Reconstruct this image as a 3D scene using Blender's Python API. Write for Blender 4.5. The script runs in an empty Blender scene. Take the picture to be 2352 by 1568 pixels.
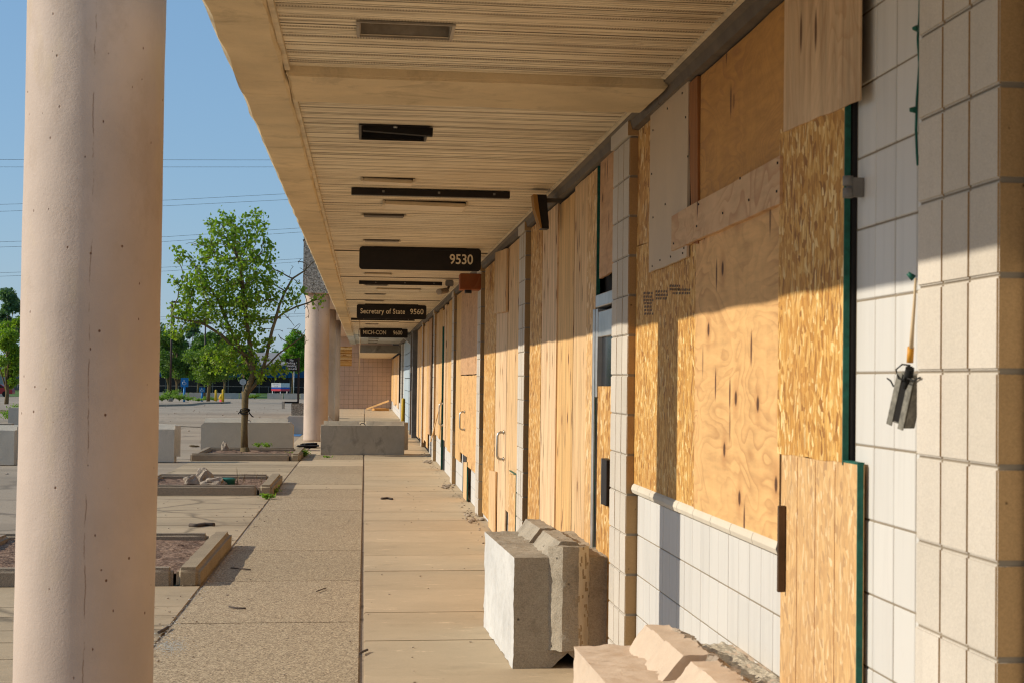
import bpy, bmesh, math, random
import numpy as np
from mathutils import Vector, Matrix, noise
random.seed(7); np.random.seed(7)
sc = bpy.context.scene
C = sc.collection
R = math.radians

# ------------------------------------------------------------------ camera
EYE = 1.6
FPX, PW, PH = 4400.0, 2352.0, 1568.0
PSI, TH, RO, CX, CY = 0.16007, 0.0322, 0.01024, 1550.15, 732.55
def cam_axes():
    cp, sp = math.cos(PSI), math.sin(PSI)
    fw = Vector((sp*math.cos(TH), cp*math.cos(TH), math.sin(TH)))
    rt = Vector((cp, -sp, 0.0)); up = rt.cross(fw)
    c, s = math.cos(RO), math.sin(RO)
    return fw, rt*c + up*s, up*c - rt*s
FW, RT, UP = cam_axes()
def U(x, y, ax, val):
    """point on the plane axis=val seen at photo position x, y"""
    d = FW*FPX + RT*(x-CX) - UP*(y-CY)
    o = Vector((0, 0, EYE))
    return o + d*((val-o[ax])/d[ax])
def gz(Y):
    return 0.0 if Y < 55 else (-(Y-55)*0.0057 if Y < 240 else -1.0545)
def G(x, y):
    z = 0.0
    for i in range(40):
        p = U(x, y, 2, z); z = gz(p.y)*0.5+z*0.5
    return U(x, y, 2, z)
cam = bpy.data.cameras.new('camera'); co = bpy.data.objects.new('camera', cam); C.objects.link(co)
M = Matrix.Identity(4)
for i in range(3):
    M[i][0] = RT[i]; M[i][1] = UP[i]; M[i][2] = -FW[i]
M[2][3] = EYE
co.matrix_world = M
cam.sensor_width = 36; cam.lens = FPX/PW*36
cam.shift_x = (PW/2-CX)/PW; cam.shift_y = -(PH/2-CY)/PW
cam.clip_start = 0.1; cam.clip_end = 3000
cam.dof.use_dof = True; cam.dof.focus_distance = 20; cam.dof.aperture_fstop = 13
sc.camera = co

# ------------------------------------------------------------------ light
SUN_EL = 28.0; SUN_AZ = 2.5          # degrees from -X towards +Y
sd = Vector((-math.cos(R(SUN_AZ))*math.cos(R(SUN_EL)), math.sin(R(SUN_AZ))*math.cos(R(SUN_EL)), math.sin(R(SUN_EL))))
sl = bpy.data.lights.new('sun', 'SUN'); sl.energy = 4.4; sl.angle = R(0.5); sl.color = (1.0, 0.905, 0.745)
so = bpy.data.objects.new('sun', sl); C.objects.link(so)
so.rotation_euler = sd.to_track_quat('Z', 'Y').to_euler(); so.location = (-20, 0, 20)
w = bpy.data.worlds.new('World'); sc.world = w; w.use_nodes = True
nt = w.node_tree; bg = nt.nodes['Background']
st = nt.nodes.new('ShaderNodeTexSky'); st.sky_type = 'NISHITA'; st.sun_disc = False
st.sun_elevation = R(SUN_EL); st.sun_rotation = R(270+SUN_AZ)
st.air_density = 1.0; st.dust_density = 0.25; st.ozone_density = 2.2
tm = nt.nodes.new('ShaderNodeMix'); tm.data_type = 'RGBA'; tm.blend_type = 'MIX'; tm.inputs[0].default_value = .6; tm.inputs[7].default_value = (1.6, 3.2, 5.4, 1)
nt.links.new(st.outputs[0], tm.inputs[6]); nt.links.new(tm.outputs[2], bg.inputs[0]); bg.inputs[1].default_value = 0.12
sc.view_settings.view_transform = 'Standard'; sc.view_settings.look = 'None'; sc.view_settings.exposure = 0
sc.cycles.pixel_filter_type = 'BLACKMAN_HARRIS'; sc.cycles.filter_width = 1.15
sc.cycles.max_bounces = 8; sc.cycles.diffuse_bounces = 5

# ------------------------------------------------------------------ material helpers
class NT:
    def __init__(s, name):
        s.m = bpy.data.materials.new(name); s.m.use_nodes = True
        s.t = s.m.node_tree; s.b = s.t.nodes['Principled BSDF']
    def n(s, kind, **kw):
        nd = s.t.nodes.new('ShaderNode'+kind)
        for k, v in kw.items():
            if k.startswith('i_'):
                key = k[2:]
                nd.inputs[int(key) if key.isdigit() else key.replace('_', ' ')].default_value = v
            else: setattr(nd, k, v)
        return nd
    def l(s, a, b): s.t.links.new(a, b)
    def coords(s, scale=(1, 1, 1), rot=(0, 0, 0), rand=True, world=False):
        if world:
            v = s.n('NewGeometry').outputs['Position']
        else:
            v = s.n('TexCoord').outputs['Object']
            if rand:
                oi = s.n('ObjectInfo')
                mu = s.n('Math', operation='MULTIPLY', i_1=57.3); s.l(oi.outputs['Random'], mu.inputs[0])
                ad = s.n('VectorMath', operation='ADD'); s.l(v, ad.inputs[0]); s.l(mu.outputs[0], ad.inputs[1]); v = ad.outputs[0]
        mp = s.n('Mapping'); mp.inputs['Rotation'].default_value = rot; mp.inputs['Scale'].default_value = scale
        s.l(v, mp.inputs[0]); return mp.outputs[0]
    def noise(s, v, scale, detail=4, rough=.55, dist=0):
        nd = s.n('TexNoise'); nd.inputs['Scale'].default_value = scale; nd.inputs['Detail'].default_value = detail
        nd.inputs['Roughness'].default_value = rough; nd.inputs['Distortion'].default_value = dist
        s.l(v, nd.inputs['Vector']); return nd.outputs[0]
    def vor(s, v, scale, feature='F1', rnd=1.0):
        nd = s.n('TexVoronoi'); nd.feature = feature; nd.inputs['Scale'].default_value = scale
        nd.inputs['Randomness'].default_value = rnd
        s.l(v, nd.inputs['Vector']); return nd
    def vor2(s, v):
        """flat voronoi in the plane of a wall board (local y, z)"""
        sp = s.n('SeparateXYZ'); cb = s.n('CombineXYZ'); s.l(v, sp.inputs[0]); s.l(sp.outputs[1], cb.inputs[0]); s.l(sp.outputs[2], cb.inputs[1])
        nd = s.n('TexVoronoi', voronoi_dimensions='2D'); nd.inputs['Scale'].default_value = 1; s.l(cb.outputs[0], nd.inputs['Vector']); return nd
    def ramp(s, f, stops):
        r = s.n('ValToRGB'); e = r.color_ramp.elements
        while len(e) < len(stops): e.new(0.5)
        for el, (p, c) in zip(e, stops):
            el.position = p; el.color = (c, c, c, 1) if isinstance(c, (int, float)) else (*c, 1)
        s.l(f, r.inputs[0]); return r.outputs[0]
    def mix(s, a, b, f, mode='MIX'):
        m = s.n('Mix', data_type='RGBA', blend_type=mode)
        for val, idx in ((f, 0), (a, 6), (b, 7)):
            if isinstance(val, (int, float)): m.inputs[idx].default_value = val
            elif isinstance(val, tuple): m.inputs[idx].default_value = (*val, 1)
            else: s.l(val, m.inputs[idx])
        return m.outputs[2]
    def math(s, op, a, b=None, c=None, clamp=False):
        m = s.n('Math', operation=op); m.use_clamp = clamp
        for i, v in enumerate((a, b, c)):
            if v is None: continue
            if isinstance(v, (int, float)): m.inputs[i].default_value = v
            else: s.l(v, m.inputs[i])
        return m.outputs[0]
    def bump(s, h, strength=.3, dist=.01):
        b = s.n('Bump'); b.inputs['Strength'].default_value = strength; b.inputs['Distance'].default_value = dist
        s.l(h, b.inputs['Height']); s.l(b.outputs[0], s.b.inputs['Normal'])
    def done(s, col, rough=.85, metal=0, spec=.3):
        if isinstance(col, tuple): s.b.inputs['Base Color'].default_value = (*col, 1)
        else: s.l(col, s.b.inputs['Base Color'])
        if isinstance(rough, (int, float)): s.b.inputs['Roughness'].default_value = rough
        else: s.l(rough, s.b.inputs['Roughness'])
        s.b.inputs['Metallic'].default_value = metal
        s.b.inputs['Specular IOR Level'].default_value = spec
        return s.m
def mulc(c, k): return tuple(min(1, x*k) for x in c)

def concrete(name, base, stain=.25, speck=0.0, speckscale=200, pits=0.0, bumpd=.004, world=False, speckcol=None, streak=0, blot=1.6, darkstain=0, cracks=0, scuff=0, isl=0):
    t = NT(name); v = t.coords(world=world)
    big = t.noise(v, blot, 6, .62); fine = t.noise(v, 70, 3, .6); mid = t.noise(v, 9, 5, .6)
    c = t.mix(mulc(base, 1-stain), mulc(base, 1+stain*.55), t.ramp(big, [(.32, 0), (.68, 1)]))
    c = t.mix(c, mulc(base, .72), t.math('MULTIPLY', t.ramp(mid, [(.52, 0), (.75, 1)]), stain*1.6, clamp=True))
    h = t.math('ADD', t.math('MULTIPLY', fine, .5), t.math('MULTIPLY', mid, .8))
    if speck:
        vo = t.vor(v, speckscale)
        sc_ = speckcol or (mulc(base, .35), mulc(base, 1.7))
        sep = t.n('SeparateColor'); t.l(vo.outputs['Color'], sep.inputs[0])
        sv = t.ramp(sep.outputs[0], [(0, sc_[0]), (.45, base), (1, sc_[1])])
        c = t.mix(c, sv, speck); h = t.math('ADD', h, t.math('MULTIPLY', sep.outputs[1], .5))
    if pits:
        pv = t.vor(v, pits); pm = t.ramp(pv.outputs['Distance'], [(.07, 1), (.13, 0)])
        sep2 = t.n('SeparateColor'); t.l(pv.outputs['Color'], sep2.inputs[0])
        pm = t.math('MULTIPLY', pm, t.ramp(sep2.outputs[0], [(.62, 0), (.68, 1)]))
        c = t.mix(c, mulc(base, .3), pm); h = t.math('SUBTRACT', h, t.math('MULTIPLY', pm, 2.5))
    if darkstain:
        ds = t.noise(t.coords(scale=(1, 1, .7), world=world), 2.6, 7, .7, .6)
        c = t.mix(c, mulc(base, .3), t.math('MULTIPLY', t.ramp(ds, [(.54, 0), (.74, 1)]), darkstain))
    if cracks:
        cv = t.coords(scale=(1, 1, 1), world=world); nn = t.n('TexNoise'); nn.inputs['Scale'].default_value = .9; nn.inputs['Detail'].default_value = 6; t.l(cv, nn.inputs[0])
        av = t.n('VectorMath', operation='ADD'); t.l(cv, av.inputs[0]); t.l(nn.outputs['Color'], av.inputs[1])
        ce = t.vor(av.outputs[0], cracks, 'DISTANCE_TO_EDGE'); c = t.mix(c, mulc(base, .35), t.math('MULTIPLY', t.ramp(ce.outputs['Distance'], [(.0, 1), (.022, 0)]), .8))
        pt = t.noise(t.coords(scale=(.25, 1, 1), world=world), .22, 5, .6); c = t.mix(c, mulc(base, .68), t.math('MULTIPLY', t.ramp(pt, [(.5, 0), (.58, 1)]), .6))
    if scuff:
        wv = t.noise(t.coords(scale=(1.2, 3, 1), world=world), 2.4, 7, .75, .5); c = t.mix(c, mulc(base, 1.6), t.math('MULTIPLY', t.ramp(wv, [(.60, 0), (.66, 1)]), scuff))
    if streak:
        sv = t.noise(t.coords(scale=(9, 9, .5), world=world), 1.6, 5, .7)
        c = t.mix(c, mulc(base, .6), t.math('MULTIPLY', t.ramp(sv, [(.52, 0), (.8, 1)]), streak))
    if isl:
        g_ = t.n('NewGeometry'); c = t.mix(c, t.ramp(g_.outputs['Random Per Island'], [(0, (1-isl, 1-isl*1.05, 1-isl*1.2)), (1, (1, 1, 1))]), 1.0, 'MULTIPLY')
    t.bump(h, .5, bumpd); return t.done(c, .93)

def painted(name, col, rough=.5, dirt=.12, metal=0, bumpd=.001, scale=6):
    t = NT(name); v = t.coords()
    n_ = t.noise(v, scale, 6, .65); c = t.mix(mulc(col, 1-dirt*1.6), mulc(col, 1+dirt*.6), t.ramp(n_, [(.3, 0), (.65, 1)]))
    t.bump(t.noise(v, 40, 3), .25, bumpd)
    return t.done(c, t.ramp(n_, [(0, rough*.85), (1, min(1, rough*1.2))]), metal)

def osb(name, warm=1.0, tone=1.0, fy=1.0, pale=0):
    t = NT(name); v0 = t.coords()
    nz = t.n('TexNoise'); nz.inputs['Scale'].default_value = 9; nz.inputs['Detail'].default_value = 2; t.l(v0, nz.inputs[0])
    def layer(rot, sx, sz, seed):
        ad = t.n('VectorMath', operation='ADD'); t.l(v0, ad.inputs[0])
        ws = t.n('VectorMath', operation='SCALE'); ws.inputs['Scale'].default_value = .016; t.l(nz.outputs['Color'], ws.inputs[0]); t.l(ws.outputs[0], ad.inputs[1])
        mp = t.n('Mapping'); mp.inputs['Rotation'].default_value = (rot, 0, 0); mp.inputs['Scale'].default_value = (0.01, sx, sz)
        mp.inputs['Location'].default_value = (0, seed, seed*1.7)
        m2 = t.n('Mapping'); m2.inputs['Rotation'].default_value = (rot, 0, 0); t.l(ad.outputs[0], m2.inputs[0])
        mp.inputs['Rotation'].default_value = (0, 0, 0); t.l(m2.outputs[0], mp.inputs[0])
        vo = t.vor(mp.outputs[0], 1.0); sep = t.n('SeparateColor'); t.l(vo.outputs['Color'], sep.inputs[0])
        return vo, sep
    v1, s1 = layer(R(11), 62*fy, 14, 3.1); v2, s2 = layer(R(-18), 54*fy, 16, 9.2); v3, s3 = layer(R(48), 46*fy, 30, 5.5)
    pick = t.ramp(s2.outputs[1], [(.5, 0), (.53, 1)]); pick2 = t.ramp(s3.outputs[1], [(.66, 0), (.69, 1)])
    val = t.mix(s1.outputs[0], s2.outputs[0], pick); val = t.mix(val, s3.outputs[0], pick2)
    W_ = warm
    c = t.ramp(val, [(0, (.26*tone, .11*tone, .03*tone/W_)), (.13, (.44*tone, .21*tone, .05*tone/W_)), (.5, (.58*tone, .31*tone, .085*tone/W_)), (.82, (.68*tone, .42*tone, .15*tone/W_)), (1, (.82*tone, .62*tone, .34*tone/W_))])
    gr_ = t.noise(t.coords(scale=(1, 42*fy, 6)), 1.5, 4, .7)
    c = t.mix(c, (.20, .09, .03), t.math('MULTIPLY', t.ramp(gr_, [(.52, 0), (.72, 1)]), .85))
    lg = t.noise(v0, 1.3, 3); c = t.mix(c, mulc((.45, .22, .07), tone), t.math('MULTIPLY', t.ramp(lg, [(.5, 0), (.75, 1)]), .35))
    if pale: c = t.mix(c, (.70, .50, .28), pale)
    t.bump(t.math('ADD', val, gr_), .5, .004)
    return t.done(c, .7, 0, .3)

def ply(name, col=(.60, .37, .17), contour=0.0, knots=.35, grain=.5, rot=0, wave=26, dark=(.27, .13, .05), horiz=False, gy=11):
    """veneer faced plywood: long vertical grain, optional cathedral contour figure, football knots"""
    t = NT(name)
    g = t.noise(t.coords(scale=(1, 2.0, 16) if horiz else (1, gy, .75), rot=(rot, 0, 0)), 1.6, 6, .68, .3)
    lg = t.noise(t.coords(scale=(1, 5, .9), rot=(rot, 0, 0)), 1.0, 4, .6)
    c = t.mix(mulc(col, .86 if horiz else .68), mulc(col, 1.12 if horiz else 1.18), t.ramp(g, [(.35, 0), (.62, 1)]))
    c = t.mix(c, mulc(col, 1.2), t.math('MULTIPLY', t.ramp(lg, [(.45, 0), (.65, 1)]), .5))
    c = t.mix(c, dark, t.math('MULTIPLY', t.ramp(t.noise(t.coords(scale=(1, 3, 9) if horiz else (1, gy*1.7, 1.2), rot=(rot, 0, 0)), 1.3, 6, .75, .2), [(.54, 0), (.70, 1)]), grain*1.3))
    if contour:
        f = t.noise(t.coords(scale=(1, 1.0, 2.6) if horiz else (1, 2.6, 1.15), rot=(rot, 0, 0)), 1.15, 2.5, .5, .6)
        s_ = t.math('FRACT', t.math('MULTIPLY', f, wave))
        msk = t.ramp(t.noise(t.coords(scale=(1, .8, 1.6)), 1.1, 3), [(.38, .25), (.6, 1)])
        c = t.mix(c, mulc(dark, 1.35), t.math('MULTIPLY', t.math('MULTIPLY', t.ramp(s_, [(0, 0), (.5, .2), (.9, 1), (1, 0)]), contour), msk))
        if horiz:
            bb_ = t.noise(t.coords(scale=(1, .9, 1.0)), 1.5, 3); c = t.mix(c, mulc(col, 1.3), t.math('MULTIPLY', t.ramp(bb_, [(.5, 0), (.7, 1)]), .45))
    if knots:
        vo = t.vor2(t.coords(scale=(.01, 2.9, 2.5) if horiz else (.01, 3.2, 1.9), rot=(rot, 0, 0)))
        sep = t.n('SeparateColor'); t.l(vo.outputs['Color'], sep.inputs[0])
        on = t.ramp(sep.outputs[0], [(1-knots-.02, 0), (1-knots+.02, 1)])
        kn = t.math('MULTIPLY', t.ramp(vo.outputs['Distance'], [(.05, 1), (.085, 0)]), on)
        ring = t.math('MULTIPLY', t.ramp(vo.outputs['Distance'], [(.10, .5), (.24, 0)]), on)
        c = t.mix(c, mulc(dark, 1.6), ring); c = t.mix(c, (.10, .045, .02), kn)
    # thin dark splits
    sp_ = t.vor2(t.coords(scale=(.01, 10, 2.6), rot=(rot, 0, 0)))
    ss = t.n('SeparateColor'); t.l(sp_.outputs['Color'], ss.inputs[0])
    spm = t.math('MULTIPLY', t.ramp(sp_.outputs['Distance'], [(.10, 1), (.2, 0)]), t.ramp(ss.outputs[0], [(.88, 0), (.89, 1)]))
    c = t.mix(c, (.13, .06, .03), spm)
    t.bump(g, .3, .002)
    return t.done(c, .75, 0, .25)

MT = {}
MT['osb'] = osb('oriented_strand_board', 1.12, 1.04); MT['osb_pale'] = osb('oriented_strand_board_pale', .9, 1.0, 1, .38); MT['osb_far'] = osb('oriented_strand_board_far', 1, 1, .45); MT['osb_farpale'] = osb('oriented_strand_board_far_pale', .9, 1.05, .45, .3); MT['osb_dark'] = osb('oriented_strand_board_dark', 1.15, .85)
MT['ply'] = ply('plywood', (.65, .43, .225), 0, .25, .65); MT['ply_fig'] = ply('plywood_figured', (.65, .39, .165), .8, .42, .12, 0, 15, horiz=True)
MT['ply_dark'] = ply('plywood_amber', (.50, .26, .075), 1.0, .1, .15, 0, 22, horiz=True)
MT['ply_pink'] = ply('plywood_pinkish', (.58, .37, .22), .1, .3, .6); MT['ply_warm'] = ply('plywood_warm', (.64, .395, .165), .0, .3, .7)
MT['ply_pale'] = ply('plywood_pale', (.69, .48, .285), 0, .2, .6); MT['ply_lum'] = ply('board_wavy_grain', (.56, .37, .21), .95, .1, .15, R(18), 14, (.34, .19, .10), horiz=True)
MT['ply_red'] = ply('plywood_reddish', (.52, .31, .165), .4, .2, .4, 0, 9, horiz=True)
MT['ply_top'] = ply('plywood_wavy', (.60, .42, .25), .55, .12, .35, 0, 12, gy=6)
MT['stud'] = ply('stud_wood', (.30, .12, .035), 0, .1, .4)
MT['ply_white'] = painted('whitewashed_plywood', (.56, .44, .31), .7, .06, scale=3)
MT['green'] = painted('green_edge_paint', (.012, .12, .085), .5, .3, scale=30)
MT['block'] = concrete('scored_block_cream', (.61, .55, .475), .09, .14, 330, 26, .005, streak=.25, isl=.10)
MT['blockface_shade'] = concrete('scored_block_return_shade', (.46, .29, .135), .10, .15, 330, 26, .005, streak=.3, isl=.10)  # cream block again, with the tan bounce-lit shade of its return faces painted in
MT['mortar'] = concrete('mortar', (.28, .23, .17), .2)
def glazed(name, col, dirtk=.5):
    t = NT(name); v = t.coords()
    s_ = t.noise(t.coords(scale=(8, 8, .6)), 2.0, 5, .65)
    c = t.mix(col, mulc(col, .80), t.math('MULTIPLY', t.ramp(s_, [(.48, 0), (.75, 1)]), dirtk))
    g_ = t.n('NewGeometry'); c = t.mix(c, t.ramp(g_.outputs['Random Per Island'], [(0, .92), (1, 1)]), 1.0, 'MULTIPLY')
    c = t.mix(c, (.42, .35, .26), t.math('MULTIPLY', t.ramp(t.noise(v, 5, 6, .75), [(.62, 0), (.8, 1)]), .35))
    t.bump(t.noise(t.coords(scale=(20, 20, 1.5)), 5, 4), .25, .002)
    return t.done(c, .45, 0, .35)
MT['tile'] = glazed('painted_block_white', (.66, .64, .605)); MT['tile_pink'] = concrete('painted_block_pink', (.55, .41, .315), .1, .05, 90)
MT['pinkwall'] = concrete('painted_pink_wall', (.62, .46, .36), .08)
MT['sill'] = concrete('sill_cap', (.62, .56, .46), .1)
MT['soffit'] = None
def soffit_mat():
    t = NT('metal_soffit_beige'); 
    bl = t.noise(t.coords(scale=(.55, .35, 1), world=True), 1.6, 6, .65)
    st_ = t.noise(t.coords(scale=(1.0, 26, 1), world=True), 1.3, 5, .7)
    sp_ = t.noise(t.coords(scale=(7, 12, 1), world=True), 3.0, 5, .7)
    c = t.mix((.70, .58, .40), (.84, .74, .55), t.ramp(bl, [(.35, 0), (.65, 1)]))
    c = t.mix(c, (.24, .17, .10), t.math('MULTIPLY', t.ramp(st_, [(.45, 0), (.64, 1)]), .7))
    c = t.mix(c, (.20, .13, .07), t.math('MULTIPLY', t.ramp(sp_, [(.60, 0), (.72, 1)]), .45))
    pos = t.n('NewGeometry'); sx = t.n('SeparateXYZ'); t.l(pos.outputs['Position'], sx.inputs[0])
    # perforated bead: tiny dashes
    return t.done(c, .42, .0, .5)
MT['soffit'] = soffit_mat()
MT['bead'] = None
def bead_mat():
    t = NT('perforated_bead'); pos = t.n('NewGeometry'); sx = t.n('SeparateXYZ'); t.l(pos.outputs['Position'], sx.inputs[0])
    fr = t.math('FRACT', t.math('MULTIPLY', sx.outputs[0], 90)); d = t.ramp(fr, [(.45, 0), (.5, 1)])
    n_ = t.noise(t.coords(scale=(.8, 2, 1), world=True), 1.4, 4)
    c = t.mix((.50, .41, .28), (.10, .075, .045), t.math('MULTIPLY', d, t.ramp(n_, [(.3, .35), (.7, 1)])))
    return t.done(c, .5, 0, .4)
MT['bead'] = bead_mat()
MT['beam'] = concrete('painted_beam', (.70, .56, .36), .2, .06, 260, 0, .008, world=True, streak=0, blot=1.2, darkstain=.6)
MT['header'] = painted('header_steel', (.13, .105, .08), .6, .25)
MT['trim'] = painted('soffit_trim', (.66, .56, .40), .6, .2)
MT['black'] = painted('black_bar', (.016, .011, .009), .5, .3); MT['signblack'] = painted('sign_black', (.013, .009, .007), .45, .2, scale=14)
MT['lettering'] = painted('sign_lettering', (.82, .70, .50), .6, .1)
MT['white'] = painted('white_paint', (.72, .72, .72), .5, .1); MT['alu'] = painted('aluminium', (.50, .50, .49), .38, .15, .7)
MT['steel'] = painted('steel_handle', (.55, .53, .48), .3, .1, .9)
MT['bronze'] = painted('dark_bronze_frame', (.035, .032, .035), .45, .2)
MT['dark'] = painted('dark_interior', (.012, .010, .009), .8, .3)
MT['grey'] = painted('grey_paint', (.22, .21, .20), .6, .2)
MT['lampdiff'] = painted('lamp_diffuser', (.62, .50, .33), .35, .12); MT['lampgrey'] = painted('lamp_recess_grey', (.34, .29, .23), .5, .3, .1)
MT['rustwood'] = ply('varnished_wood', (.30, .085, .025), .2, 0, .4)
MT['speakerside'] = ply('speaker_cabinet', (.34, .18, .05), 0, 0, .3)
MT['walk'] = concrete('walk_concrete', (.54, .42, .275), .12, .10, 320, 0, .002, world=True, blot=.9, darkstain=.22, scuff=.5, isl=.10)
MT['apron'] = concrete('apron_concrete', (.48, .37, .24), .14, .16, 300, 0, .003, world=True, blot=.7, darkstain=.35, scuff=.3, cracks=.35, isl=.12)
MT['agg'] = concrete('exposed_aggregate', (.41, .305, .19), .14, .85, 125, 0, .012, world=True, speckcol=((.08, .05, .03), (.74, .60, .40)), blot=.7, isl=.12)
MT['joint'] = concrete('joint_filler', (.075, .055, .04), .5, .5, 120, world=True)
MT['kerb'] = concrete('kerb_concrete', (.31, .245, .175), .22, .5, 260, 0, .006)
MT['kerby'] = concrete('kerb_yellow_stained', (.33, .255, .165), .3, .4, 260, 0, .006)
MT['soil'] = concrete('planter_soil', (.20, .115, .07), .4, .8, 60, 0, .03, speckcol=((.05, .025, .015), (.42, .28, .19)))
MT['asphalt'] = concrete('asphalt_lot', (.37, .29, .205), .16, .35, 120, 0, .006, world=True, speckcol=((.15, .12, .09), (.58, .48, .37)), blot=.12, darkstain=.2, cracks=.22)
MT['blk'] = concrete('barrier_concrete', (.40, .355, .30), .15, .14, 300, 34, .008, darkstain=.35)
MT['blk_stain'] = concrete('barrier_concrete_stained', (.52, .44, .33), .2, .12, 300, 20, .008, darkstain=.75)
MT['blk_grey'] = concrete('barrier_concrete_grey', (.56, .49, .39), .10, .18, 220, 0, .005, darkstain=.25) #, 0, .005)
MT['blk_brown'] = concrete('barrier_concrete_brown', (.38, .325, .25), .3, .25, 200, 15, .02, darkstain=.75, scuff=.7)
MT['blk_peach'] = concrete('barrier_peach_paint', (.62, .49, .37), .12, .05, 200, 0, .006, darkstain=.25)
MT['blk_raw'] = concrete('broken_concrete', (.46, .40, .31), .25, .4, 120, 40, .02)
MT['whitesmear'] = concrete('limewashed_side', (.60, .585, .555), .2, .06, 200, 0, .006, streak=.3)
def column_mat():
    t = NT('column_paint'); v = t.coords(rand=True)
    base = (.54, .425, .345)
    bl = t.noise(v, 2.2, 5, .6)
    c = t.mix(mulc(base, .92), mulc(base, 1.06), t.ramp(bl, [(.35, 0), (.65, 1)]))
    pv = t.vor(t.coords(scale=(1, 1, .8)), 10.5); sep = t.n('SeparateColor'); t.l(pv.outputs['Color'], sep.inputs[0])
    on = t.ramp(sep.outputs[0], [(.25, 0), (.27, 1)])
    pm = t.math('MULTIPLY', t.ramp(pv.outputs['Distance'], [(.04, 1), (.065, 0)]), on)
    pm2v = t.vor(t.coords(scale=(1, 1, .5)), 27); sep2 = t.n('SeparateColor'); t.l(pm2v.outputs['Color'], sep2.inputs[0])
    pm2 = t.math('MULTIPLY', t.ramp(pm2v.outputs['Distance'], [(.06, 1), (.10, 0)]), t.ramp(sep2.outputs[0], [(.86, 0), (.88, 1)]))
    pits = t.math('MAXIMUM', pm, pm2)
    c = t.mix(c, (.16, .08, .045), pits)
    sm = t.noise(t.coords(scale=(1, 1, .35)), 4.5, 4, .6); c = t.mix(c, (.60, .47, .30), t.math('MULTIPLY', t.ramp(sm, [(.58, 0), (.75, 1)]), .5))
    pw_ = t.noise(t.coords(scale=(1, 1, .6)), 1.7, 8, .72); c = t.mix(c, (.44, .33, .25), t.math('MULTIPLY', t.ramp(pw_, [(.54, 0), (.62, 1)]), .5))
    # faint vertical crack line facing the walk
    pos = t.n('TexCoord'); sx = t.n('SeparateXYZ'); t.l(pos.outputs['Object'], sx.inputs[0])
    cn = t.noise(t.coords(scale=(0, 0, 1), rand=True), 2.2, 5, .7)
    line = t.math('ABSOLUTE', t.math('SUBTRACT', t.math('ADD', sx.outputs[0], t.math('MULTIPLY', cn, .05)), .06))
    lm = t.math('MULTIPLY', t.ramp(line, [(.0, 1), (.0035, 0)]), t.ramp(t.noise(t.coords(scale=(1, 1, 1.3)), 4, 4, .7), [(.44, 0), (.54, 1)]))
    zz = t.ramp(sx.outputs[2], [(.0, 1), (1.0, 1)])
    ym = t.math('LESS_THAN', sx.outputs[1], 0)
    c = t.mix(c, (.22, .13, .08), t.math('MULTIPLY', t.math('MULTIPLY', lm, ym), .8))
    h = t.math('SUBTRACT', t.math('ADD', t.noise(v, 75, 4, .65), t.math('MULTIPLY', t.noise(v, 14, 3), .8)), t.math('MULTIPLY', pits, 2))
    t.bump(h, .5, .003); return t.done(c, .72, 0, .35)
MT['column'] = column_mat()
MT['pebble'] = concrete('pebble_dash', (.40, .32, .24), .12, .9, 40, 0, .03, speckcol=((.16, .12, .09), (.66, .56, .44)))
MT['yellow'] = painted('yellow_paint', (.62, .40, .02), .5, .2); MT['blue'] = painted('blue_sign', (.015, .17, .42), .5, .1)
MT['bluepaint'] = concrete('blue_ground_paint', (.07, .19, .40), .2, .2, 200, world=True)
MT['lightblue'] = painted('pale_blue_door', (.42, .50, .56), .5, .1)
MT['pole'] = painted('brown_pole', (.045, .025, .018), .5, .2); MT['wire'] = painted('wire_grey', (.14, .17, .20), .6, 0)
MT['red'] = painted('red_paint', (.35, .03, .03), .3, .1); MT['signred'] = painted('sign_red', (.75, .07, .10), .5, .1)
MT['signblue'] = painted('sign_blue', (.02, .10, .50), .5, .1); MT['galv'] = painted('galvanised_box', (.22, .205, .17), .5, .35, .3, scale=60)
MT['pushwood'] = painted('dark_varnish', (.10, .058, .03), .5, .3)
MT['inkgrey'] = painted('faded_ink', (.16, .10, .06), .8, .3)
MT['rubber'] = painted('rubber', (.01, .01, .01), .8, .2)
MT['green_cap'] = painted('green_cap', (.03, .16, .12), .5, .2); MT['cord'] = painted('cream_cord', (.62, .48, .30), .5, .1)
MT['orange'] = painted('orange_collar', (.65, .30, .03), .5, .1)
MT['bluemetal'] = painted('blue_metal_band', (.004, .075, .19), .45, .15, scale=1)
MT['glassdark'] = painted('dark_glazing', (.012, .014, .018), .15, .3)
MT['roofgrey'] = concrete('roof_grey', (.26, .25, .24), .1, world=True); MT['palewall'] = concrete('pale_wall', (.48, .50, .54), .06, world=True)
MT['bark'] = concrete('bark', (.16, .115, .055), .35, .3, 60, 0, .02, streak=.8)
MT['twig'] = concrete('twig_bark', (.10, .075, .06), .3)
MT['rock'] = concrete('rubble', (.36, .29, .22), .25, .3, 90, 0, .01)
MT['glassbits'] = painted('broken_glass', (.55, .54, .49), .2, .2)
def grassmat():
    t = NT('grass'); v = t.coords(world=True); n_ = t.noise(v, .8, 5, .7)
    return t.done(t.mix((.05, .10, .015), (.12, .19, .03), t.ramp(n_, [(.3, 0), (.7, 1)])), .8)
MT['grass'] = grassmat()
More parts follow.
